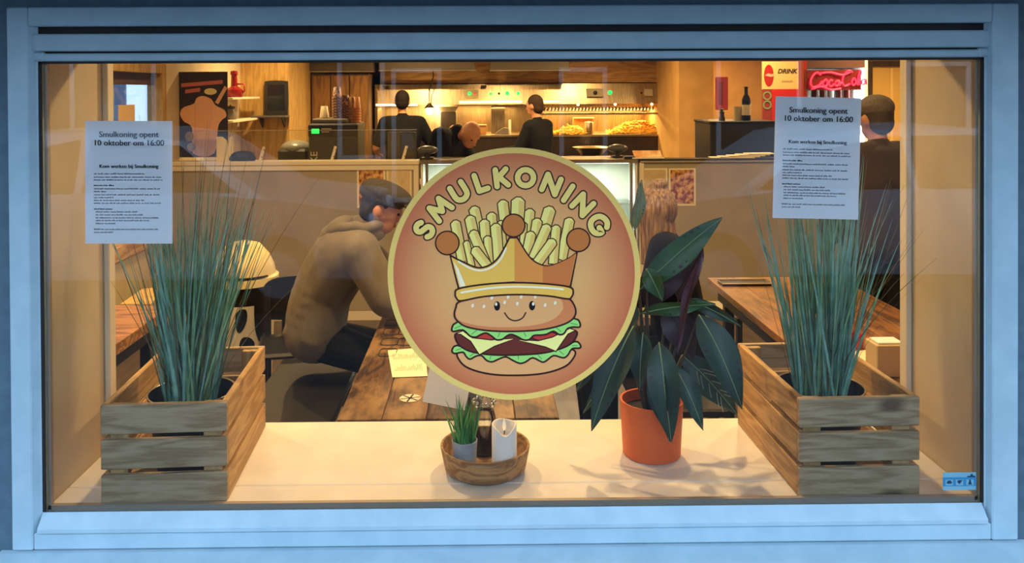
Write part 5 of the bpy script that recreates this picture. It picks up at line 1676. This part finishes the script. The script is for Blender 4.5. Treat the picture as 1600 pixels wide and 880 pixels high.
MB().prism(ellipse(-w_ * .66, bz, w_ * .27, h_ * .165, 28), (0, -.03, 0), X_, Z_, -Y_ * .002).build('oval_badge', mat('badge_red', '#b3261e', .45), t)
MB().prism(smooth_closed([(-w_ * .88, bz), (-w_ * .7, bz + .02), (-w_ * .5, bz + .012), (-w_ * .38, bz + .02), (-w_ * .38, bz - .002), (-w_ * .55, bz - .012), (-w_ * .75, bz - .004)], 3), (0, -.032, 0), X_, Z_, -Y_ * .001).build('badge_wave', mat('badge_white', '#e8b8a0', .5), t)
write('lettering', 'DRINK', .060, mat('sign_ink', '#3a2414', .6), t, (w_ * .36, -.0315, bz + .02), X_, Z_, .002, .25)
M_tick = mat('sign_ink_pale', '#b08c50', .6)
for k in range(6):                                   # a line of print too small to read
    MB().box(w_ * .08 + k * w_ * .105, w_ * .08 + k * w_ * .105 + .009, -.0318, -.0305, bz - .062, bz - .048).build('small_print', M_tick, t)
MB().box(-.02, .02, 0, .03, -a.z, h_ * .9).build('post', M_dark, t)

# drinks cooler with red script neon
a, b = at(1256, 200, 6.2), at(1356, 92, 6.2)
t = thing('drinks_cooler', 'lit glass-door drinks cooler with red neon script', 'cooler', ((a.x + b.x) / 2, 6.5, 0))
w_ = (b.x - a.x) / 2; ct = 2.12
M_cool = mat('cooler_white', '#e9e6e0', .4)
for s in (-1, 1):
    MB().box(s * w_ - .03 * (s > 0), s * w_ + .03 * (s < 0), -.3, .3, 0, ct).build('side', mat('cooler_red', '#9e2019', .4) if s < 0 else M_cool, t)
MB().box(-w_ + .03, w_ - .03, .27, .3, 0, ct).build('back', M_cool, t)
MB().box(-w_ + .03, w_ - .03, -.3, .27, ct - .12, ct).build('header', mat('header_brown', '#54352a', .5), t)
MB().box(-w_ + .03, w_ - .03, -.3, .27, 0, .25).build('plinth', M_dark, t)
MB().box(-w_ + .03, w_ - .03, -.3, -.294, .25, ct - .12).build('door_glass', M_clear, t)
for k in range(5):
    MB().box(-w_ + .032, w_ - .032, -.25, .25, .45 + k * .295, .462 + k * .295).build('shelf', M_white, t)
MB().box(w_ - .085, w_ - .04, -.28, -.25, .3, ct - .15).build('tube_lamp', mat('cooler_tube', '#ffffff', .4, emit='#ffffff', es=22), t)
lamp('cooler_lamp', (t.location.x + w_ - .1, 6.27, 1.6), 7, .1, (1, .96, .92), rot=(0, PI / 2, 0), sy=.8)
bme = MB().lathe([(0, 0), (.03, 0), (.032, .01), (.032, .13), (.012, .2), (.013, .24), (0, .24)], n=14, cap=False).mesh('soda_bottle', mat('soda_glass', '#5b1a14', .2))
bmw = MB().lathe([(0, 0), (.03, 0), (.032, .01), (.032, .13), (.012, .2), (.013, .24), (0, .24)], n=14, cap=False).mesh('soda_bottle', mat('water_bottle', '#cfd8da', .2))
for me in (bme, bmw): me.polygons.foreach_set('use_smooth', [True] * len(me.polygons))
NTH = ['first', 'second', 'third', 'fourth', 'fifth', 'sixth', 'seventh']
for sh_ in (4,):
    for k in range(7):
        o = put('soda_bottle', bme if k % 3 else bmw, None, (t.location.x - w_ + .075 + k * .082, 6.32, .4625 + .295 * sh_))
        tag(o, ('dark' if k % 3 else 'clear') + ' drink bottle, %s from the red side of the lit cooler' % NTH[k], 'bottle', 'drink bottles in the cooler')
M_neon = mat('red_neon', '#ff2a3a', .4, emit='#ff1830', es=5)
ns = thing('neon_sign', 'red script neon sign on the drinks cooler', 'neon sign', (t.location.x - .02, 6.15, at(1308, 125, 6.15).z))
NQ = lambda px, py: V3((px - 1308) * (8.15 / F), 0, -(py - 124) * (8.15 / F))
strokes = [[(1284, 116), (1278, 112), (1271, 118), (1268, 128), (1272, 135), (1281, 132), (1286, 126)], [(1290, 124), (1287, 130), (1291, 134), (1295, 128), (1292, 123), (1289, 126)], [(1303, 125), (1299, 124), (1297, 130), (1300, 134), (1305, 130)],
           [(1312, 125), (1308, 126), (1307, 132), (1311, 132), (1313, 125), (1314, 133)], [(1334, 112), (1328, 109), (1321, 116), (1318, 126), (1322, 133), (1330, 130)], [(1336, 121), (1333, 127), (1336, 132), (1340, 127), (1337, 121)],
           [(1342, 132), (1343, 120), (1346, 110), (1348, 112), (1345, 124), (1345, 132)], [(1353, 123), (1349, 125), (1349, 131), (1353, 130), (1355, 123), (1356, 131)], [(1270, 138), (1285, 134), (1300, 139), (1316, 137)], [(1284, 113), (1300, 112), (1318, 116), (1330, 112)], [(1313, 129), (1318, 128)]]
for s_ in strokes:
    MB().tube([NQ(*p) for p in smooth_open(s_, 5)], .0085, 6).build('neon_tube', M_neon, ns, 'all')
MB().box(-.30, .26, .02, .028, -.10, .10).build('back_plate', mat('neon_back', '#5a1512', .4), ns)
for x in (-.25, .22):
    MB().box(x - .008, x + .008, .005, .06, -.01, .01).build('clip', M_steel, ns)

# lit doorway at the far side: a yellow panel stands in for its light
a, b = at(1368, 300, 6.9), at(1412, 104, 6.9)
d1 = struct('door_1', 'lit doorway at the far side of the room, its light painted yellow')
MB().box(a.x - .03, b.x + .8, 6.93, 6.98, 0, b.z).build('doorway_panel', mat('doorway_light_yellow', '#e2bb6a', .6), d1)
MB().box(a.x - .09, a.x - .03, 6.9, 7.0, 0, b.z + .06).build('door_post', M_darkwood, d1)
MB().box(a.x - .03, b.x + .7, 6.9, 7.0, b.z, b.z + .06).build('door_head', M_darkwood, d1)
MB().box(a.x + .17, a.x + .20, 6.915, 6.93, 0.05, b.z - .02).build('door_batten', mat('door_batten', '#f0d28a', .6), d1)
tag(MB().box(at(1356, 200, 6.9).x, a.x - .09, 6.9, 7.0, 0, 2.62).box(a.x - .09, 5.2, 6.9, 7.0, b.z + .06, 2.62).build('wall_side', mat('brown_wall', '#7b6048', .7)), 'brown wall around the far door', kind='structure')

# ------------------------------------------------------------------ fry station
fx0, fx1 = at(586, 200, 7.62).x, at(1057, 200, 7.62).x
FY = 7.62
fs_ = thing('fry_station', 'stainless steel fry station with hood panel, heat lamps and green pilot lights', 'fry station', ((fx0 + fx1) / 2, FY, 0))
w_ = (fx1 - fx0) / 2
Z = lambda py, y=FY: at(800, py, y).z
LX = lambda px, y=FY: at(px, 180, y).x - fs_.location.x
M_st2 = mat('warm_steel', '#b3a184', .32, 1.0, c2='#97876c', scale=14, stretch=(6, 1, .4))
M_std = mat('dark_steel', '#4b4038', .4, .9)
MB().box(-w_, w_, 0, .86, .0, Z(214), .004).build('base', M_std, fs_)
MB().box(-w_, w_, .8, .86, Z(214), Z(131)).build('back_panel', M_st2, fs_)
for s in (-1, 1):
    MB().box(s * w_ - .03 * (s > 0), s * w_ + .03 * (s < 0), .0, .8, Z(214), Z(131)).build('end_panel', M_st2 if s < 0 else M_std, fs_)
MB().prism([(0.0, Z(163)), (.06, Z(131)), (.8, Z(131)), (.8, Z(163))], (-w_ + .03, 0, 0), Y_, Z_, X_ * (2 * w_ - .06)).build('hood_panel', M_st2, fs_)
MB().box(-w_ + .03, w_ - .03, -.02, .8, Z(214), Z(211)).build('worktop', M_st2, fs_)
# lamp shelves under the hood
M_strip = mat('strip_lamp', '#ffe9b0', .4, emit='#ffce70', es=9)
for p0, p1, yy in ((588, 652, 163), (718, 815, 159), (842, 874, 159)):
    MB().box(LX(p0), LX(p1), -.03, .02, Z(yy + 1.5), Z(yy - 1.5)).build('strip_lamp', M_strip, fs_)
for px0, px1, p in ((590, 655, 11), (718, 812, 20), (840, 1045, 40)):
    lamp('heat_lamp', ((at(px0, 170, 8).x + at(px1, 170, 8).x) / 2, 7.95, Z(166) - .02), p, (px1 - px0) * .0072, (1, .60, .18), sy=.1)
for px in (846, 903, 961, 1018):
    MB().ell((LX(px), -.012, Z(164)), (.016, .012, .014), n=12, k=8).build('pilot_bulb', mat('bulb_glow', '#ffe6a8', .4, emit='#ffd890', es=10) if px == 846 else bpy.data.materials['bulb_glow'], fs_, 'all')
# heat grille of slanted slats
for k in range(34):
    px = 846 + k * 5.3
    MB().obox((LX(px), .05, Z(171)), (.007, 0, .02), (0, .05, 0), (.006, 0, -.002)).build('grille_slat', M_std, fs_)
MB().box(LX(840), LX(1046), .0, .06, Z(180), Z(177)).build('shelf_edge', M_st2, fs_)
for k in range(20):
    px = 916 + k * 4.2
    MB().obox((LX(px), -.006, Z(221)), (.006, 0, .022), (0, .004, 0), (.006, 0, -.002)).build('front_slat', M_black, fs_)
# control boxes
M_gl = mat('green_pilot', '#1aa05a', .3, emit='#18ff5a', es=2.6)
M_rl = mat('red_pilot', '#a03018', .3, emit='#ff5030', es=.8)
for x0, x1, y0, y1 in ((727, 748, 140, 152), (917, 943, 139, 152), (1008, 1020, 140, 151)):
    MB().box(LX(x0), LX(x1), -.01, .045, Z(y1), Z(y0), .003).build('control_box', mat('control_beige', '#a39a80', .5) if x0 == 727 else bpy.data.materials['control_beige'], fs_)
for px, py, m_, r_k in ((734, 146, M_gl, .020), (742, 146, M_rl, .018), (767, 146.5, M_gl, .017), (793, 146, M_gl, .024), (810, 146, M_gl, .020), (954, 145.5, M_gl, .026), (930, 145.5, M_black, .026), (921, 145.5, M_black, .011), (780, 146, M_dark, .013), (1003, 146, M_dark, .011)):
    MB().lathe([(r_k, 0), (r_k * .9, .015), (0, .02)], (LX(px), .03 if m_ in (M_gl, M_black, M_dark) else .0, Z(py)), 16, (0, -1, 0)).build('knob' if m_ in (M_black, M_dark) else 'pilot_light', m_, fs_, 'all')
MB().lathe([(.020, 0), (.018, .015), (0, .02)], (LX(734), -.01, Z(146)), 16, (0, -1, 0)).build('pilot_light', M_gl, fs_, 'all')
MB().lathe([(.024, 0), (.022, .015), (0, .02)], (LX(930), -.01, Z(145.5)), 16, (0, -1, 0)).build('knob', M_black, fs_, 'all')
for px in (756, 603):
    MB().box(LX(px) - .03, LX(px) + .03, -.002, .05, Z(136), Z(133)).build('name_plate', M_dark, fs_)
# inner divider, boxes on the worktop
MB().box(LX(768), LX(790), .3, .75, Z(211), Z(163)).build('divider', M_st2, fs_)
zw = Z(211) + .001
lamp('bare_bulb_light', (at(671, 171, 7.55).x, 7.55, Z(172)), 22, .04, (1, .72, .32), 'POINT')
t = thing('heat_bulb', 'glowing heat bulb hanging beside the staff member in the T-shirt', 'lamp', (at(671, 171, 7.5).x, 7.5, Z(172)))
MB().ell((0, 0, 0), (.04, .04, .045)).build('bulb', mat('hot_bulb', '#fff0c0', .4, emit='#ffd070', es=60), t, 'all')
MB().lathe([(.06, .032), (.045, .05), (.02, .08), (.015, .09)], n=20, cap=False).build('shade', M_st2, t, True)
MB().tube([(0, 0, .09), (.0, .0, .25), (.05, 0, .40), (.02, 0, .62), (.0, 0, 2.62 - Z(172))], .006, 6).build('cable', M_black, t, 'all')
for i, (px, pw, ph, y_, lb) in enumerate(((722, 30, 10, 8.05, 'low kraft carton below the strip lamp'), (735, 14, 17, 7.85, 'upright kraft carton behind the bald head'), (752, 16, 15, 7.85, 'kraft carton standing next to the steel divider'), (893, 10, 12, 7.9, 'small kraft carton beside the salt shaker'), (911, 32, 24, 8.05, 'tall kraft carton behind the salt shaker'), (663, 14, 12, 7.8, 'kraft carton under the heat bulb'))):
    s = (y_ + 2) / F
    t = thing('carton', lb, 'carton', (at(px, 200, y_).x, y_, zw), group='cartons on the fry station')
    MB().box(-pw * s / 2, pw * s / 2, -.06, .06, 0, ph * s, .004).build('box_body', M_card, t)
    MB().obox((0, -.07, ph * s * .98), (pw * s / 2, 0, 0), (0, .012, .006), (0, .0, .0015)).build('flap', M_card, t)
p = at(920, 205, 7.75)
t = thing('salt_shaker', 'steel salt shaker with a handle on the fry station', 'shaker', (p.x, 7.75, zw))
MB().lathe([(0, 0), (.055, 0), (.055, .13), (.05, .14), (0, .15)], n=22, cap=False).build('body', M_st2, t, True)
MB().tube([(-.02, -.055, .03), (-.02, -.09, .04), (-.02, -.09, .1), (-.02, -.055, .11)], .008, 6).build('handle', M_steel, t, 'all')
p = at(794, 205, 7.8)
t = thing('fry_scoop', 'bright metal fry scoop with upright handle on the worktop', 'scoop', (p.x, 7.8, zw))
MB().prism([(-.16, 0), (.0, 0), (.0, .07), (-.05, .08), (-.12, .04)], (0, -.06, 0), X_, Z_, Y_ * .12).build('blade', M_steel, t)
MB().cyl((.02, 0, 0), (.02, 0, .17), .014, n=10).build('handle', M_white, t)
p = at(701, 200, 7.8)
t = thing('heat_tray', 'dark warming unit with a flared steel top beside the heat bulb', 'warmer', (p.x, 7.8, zw))
MB().box(-.09, .09, -.1, .1, 0, .27, .006).build('body', M_std, t)
MB().prism([(-.08, .27), (.08, .27), (.115, .33), (-.115, .33)], (0, -.1, 0), X_, Z_, Y_ * .2).build('flared_top', M_st2, t)
lamp('kitchen_glow', (at(735, 165, 8.2).x, 8.2, Z(166)), 4, .5, (1, .60, .18), sy=.1)
# the fries: heaps too many to count
M_fries = mat('golden_fries', '#e0a52a', .55, c2='#f0c64e', scale=30)


def heap(name, label, px0, px1, pyt, yc, n, seed):
    rr = random.Random(seed)
    a, b = at(px0, 210, yc), at(px1, 210, yc)
    h_ = Z(pyt, yc) - zw
    cx_ = (a.x + b.x) / 2; w = (b.x - a.x) / 2
    mb = MB()
    for _ in range(n):
        u_, v_ = rr.uniform(-1, 1), rr.uniform(-1, 1)
        prof = max(0, 1 - (abs(u_ - .15) ** 2)) * max(0.05, 1 - v_ * v_)
        z = rr.uniform(.55, 1) * h_ * prof + .008
        d = V3(rr.gauss(0, 1), rr.gauss(0, .7), rr.gauss(0, .28)).normalized()
        s_ = d.orthogonal().normalized(); q_ = d.cross(s_)
        mb.obox((u_ * w, v_ * .14, z), d * rr.uniform(.03, .05), s_ * .006, q_ * .006)
    core = MB().ell((.1 * w, 0, 0), (w * .92, .14, h_ * .8), n=20, k=12)
    core.v = [(p[0], p[1], max(p[2], .0)) for p in core.v]
    mb.add(core.v, core.f)
    o = mb.build(name, M_fries, None, loc=(cx_, yc, zw))
    return tag(o, label, 'fries', kind='stuff')


heap('fries_heap', 'large heap of golden fries in the warming bay', 952, 1034, 191, 7.85, 750, 1)
heap('small_fries_heap', 'low heap of golden fries beside the sideways staff member', 866, 912, 199, 7.8, 300, 2)
p = at(1052, 205, 7.85)
tag(MB().obox((p.x, 7.85, zw + .09), (.004, 0, .0), (0, .16, 0), (-.022, 0, .088)).build('bay_scraper', M_st2), 'slanted steel plate at the end of the fries', 'plate')
p = at(925, 231, 7.2)
t = thing('steel_bowl', 'shallow steel bowl in front of the fry station', 'bowl', (p.x, 7.25, p.z - .10))
MB().lathe([(0, 0), (.10, 0), (.2, .1), (.215, .105), (.195, .1), (.09, .01), (0, .01)], n=30, cap=False).build('bowl', M_steel, t, True)
MB().box(-.24, .24, -.2, .2, -(p.z - .10), -.001).build('stand', M_std, t)
# exhaust ducts above
for px0, px1, yy, lb in ((478, 583, 113, 'dark exhaust duct box above the cupboards'), (592, 743, 111, 'dark exhaust duct box above the staff member in the T-shirt'), (766, 890, 111, 'dark exhaust duct box above the sideways staff member')):
    a, b = at(px0, yy, 7.3), at(px1, yy, 7.3)
    t = thing('exhaust_duct', lb, 'duct', ((a.x + b.x) / 2, 7.37, a.z), group='exhaust ducts')
    w2_ = (b.x - a.x) / 2
    MB().box(-w2_, w2_, -.07, .07, .012, 2.61 - a.z, .004).build('box', mat('duct_grey', '#5d5446', .5, .3) if px0 == 478 else bpy.data.materials['duct_grey'], t)
    MB().box(-w2_ - .005, w2_ + .005, -.075, .07, 0, .012).build('lower_edge', M_steel, t)

# ------------------------------------------------------------------ cars parked across the street, seen as mirror images
M_car = mat('silver_car_paint', '#aab6c2', .25, .5)
M_carw = mat('car_glass', '#10151a', .08)
M_tyre = mat('tyre_rubber', '#141414', .8)
M_lamp = mat('car_lamp', '#d8dde0', .15)


def car(loc, label, rz=0.0):
    o = thing('parked_car', label, 'car', loc, rz, 'cars parked across the street')
    low = [(-2.1, .28), (-2.15, .55), (-2.05, .82), (-1.3, .92), (-.75, .97), (1.55, .98), (2.05, .9), (2.12, .6), (2.08, .28)]
    cab = [(-1.25, .92), (-.55, 1.40), (-.1, 1.47), (.9, 1.47), (1.35, 1.36), (1.85, .96)]
    MB().prism(low, (0, -.86, 0), X_, Z_, Y_ * 1.72).build('lower_body', M_car, o)
    c_ = MB()
    n = len(cab)
    c_.add([(x, s * (.84 if z < 1 else .66), z) for s in (-1, 1) for x, z in cab], [tuple(range(n)), tuple(range(2 * n - 1, n - 1, -1))] + [(i, n + i, n + i + 1, i + 1) for i in range(n - 1)])
    cb = c_.build('cabin', M_car, o)
    for s in (-1, 1):
        for pts in ([(-1.0, .99), (-.5, 1.36), (.25, 1.41), (.25, .99)], [(.33, .99), (.33, 1.41), (.88, 1.41), (1.5, .99)]):
            MB().add([(x, s * (.855 - (z - .95) * .40), z) for x, z in pts], [(0, 1, 2, 3)]).build('side_window', M_carw, cb)
    for x in (-1.35, 1.35):
        for s in (-1, 1):
            wh = MB().lathe([(.2, -.1), (.31, -.1), (.32, -.06), (.32, .06), (.31, .1), (.2, .1)], (x, s * .80, .32), 24, (0, 1, 0)).build('wheel', M_tyre, o, True)
            MB().lathe([(.19, -.105), (.19, .105)], (x, s * .80, .32), 18, (0, 1, 0)).build('hub_cap', M_car, wh, True)
    for s in (-1, 1):
        MB().ell((-2.08, s * .62, .7), (.06, .16, .08)).build('headlamp', M_lamp, o, 'all')
        MB().ell((2.05, s * .66, .78), (.06, .12, .1)).build('tail_lamp', M_red, o, 'all')
    MB().box(-2.17, -2.08, -.7, .7, .3, .45, .02).box(2.06, 2.15, -.7, .7, .3, .45, .02).build('bumper', M_dark, o)
    return o


car((3.3, -5.6, -.02), 'silver parked car mirrored in the glass beside the notice right of the sticker')
car((-3.0, -5.6, -.02), 'silver parked car mirrored in the glass beside the notice left of the sticker', PI)
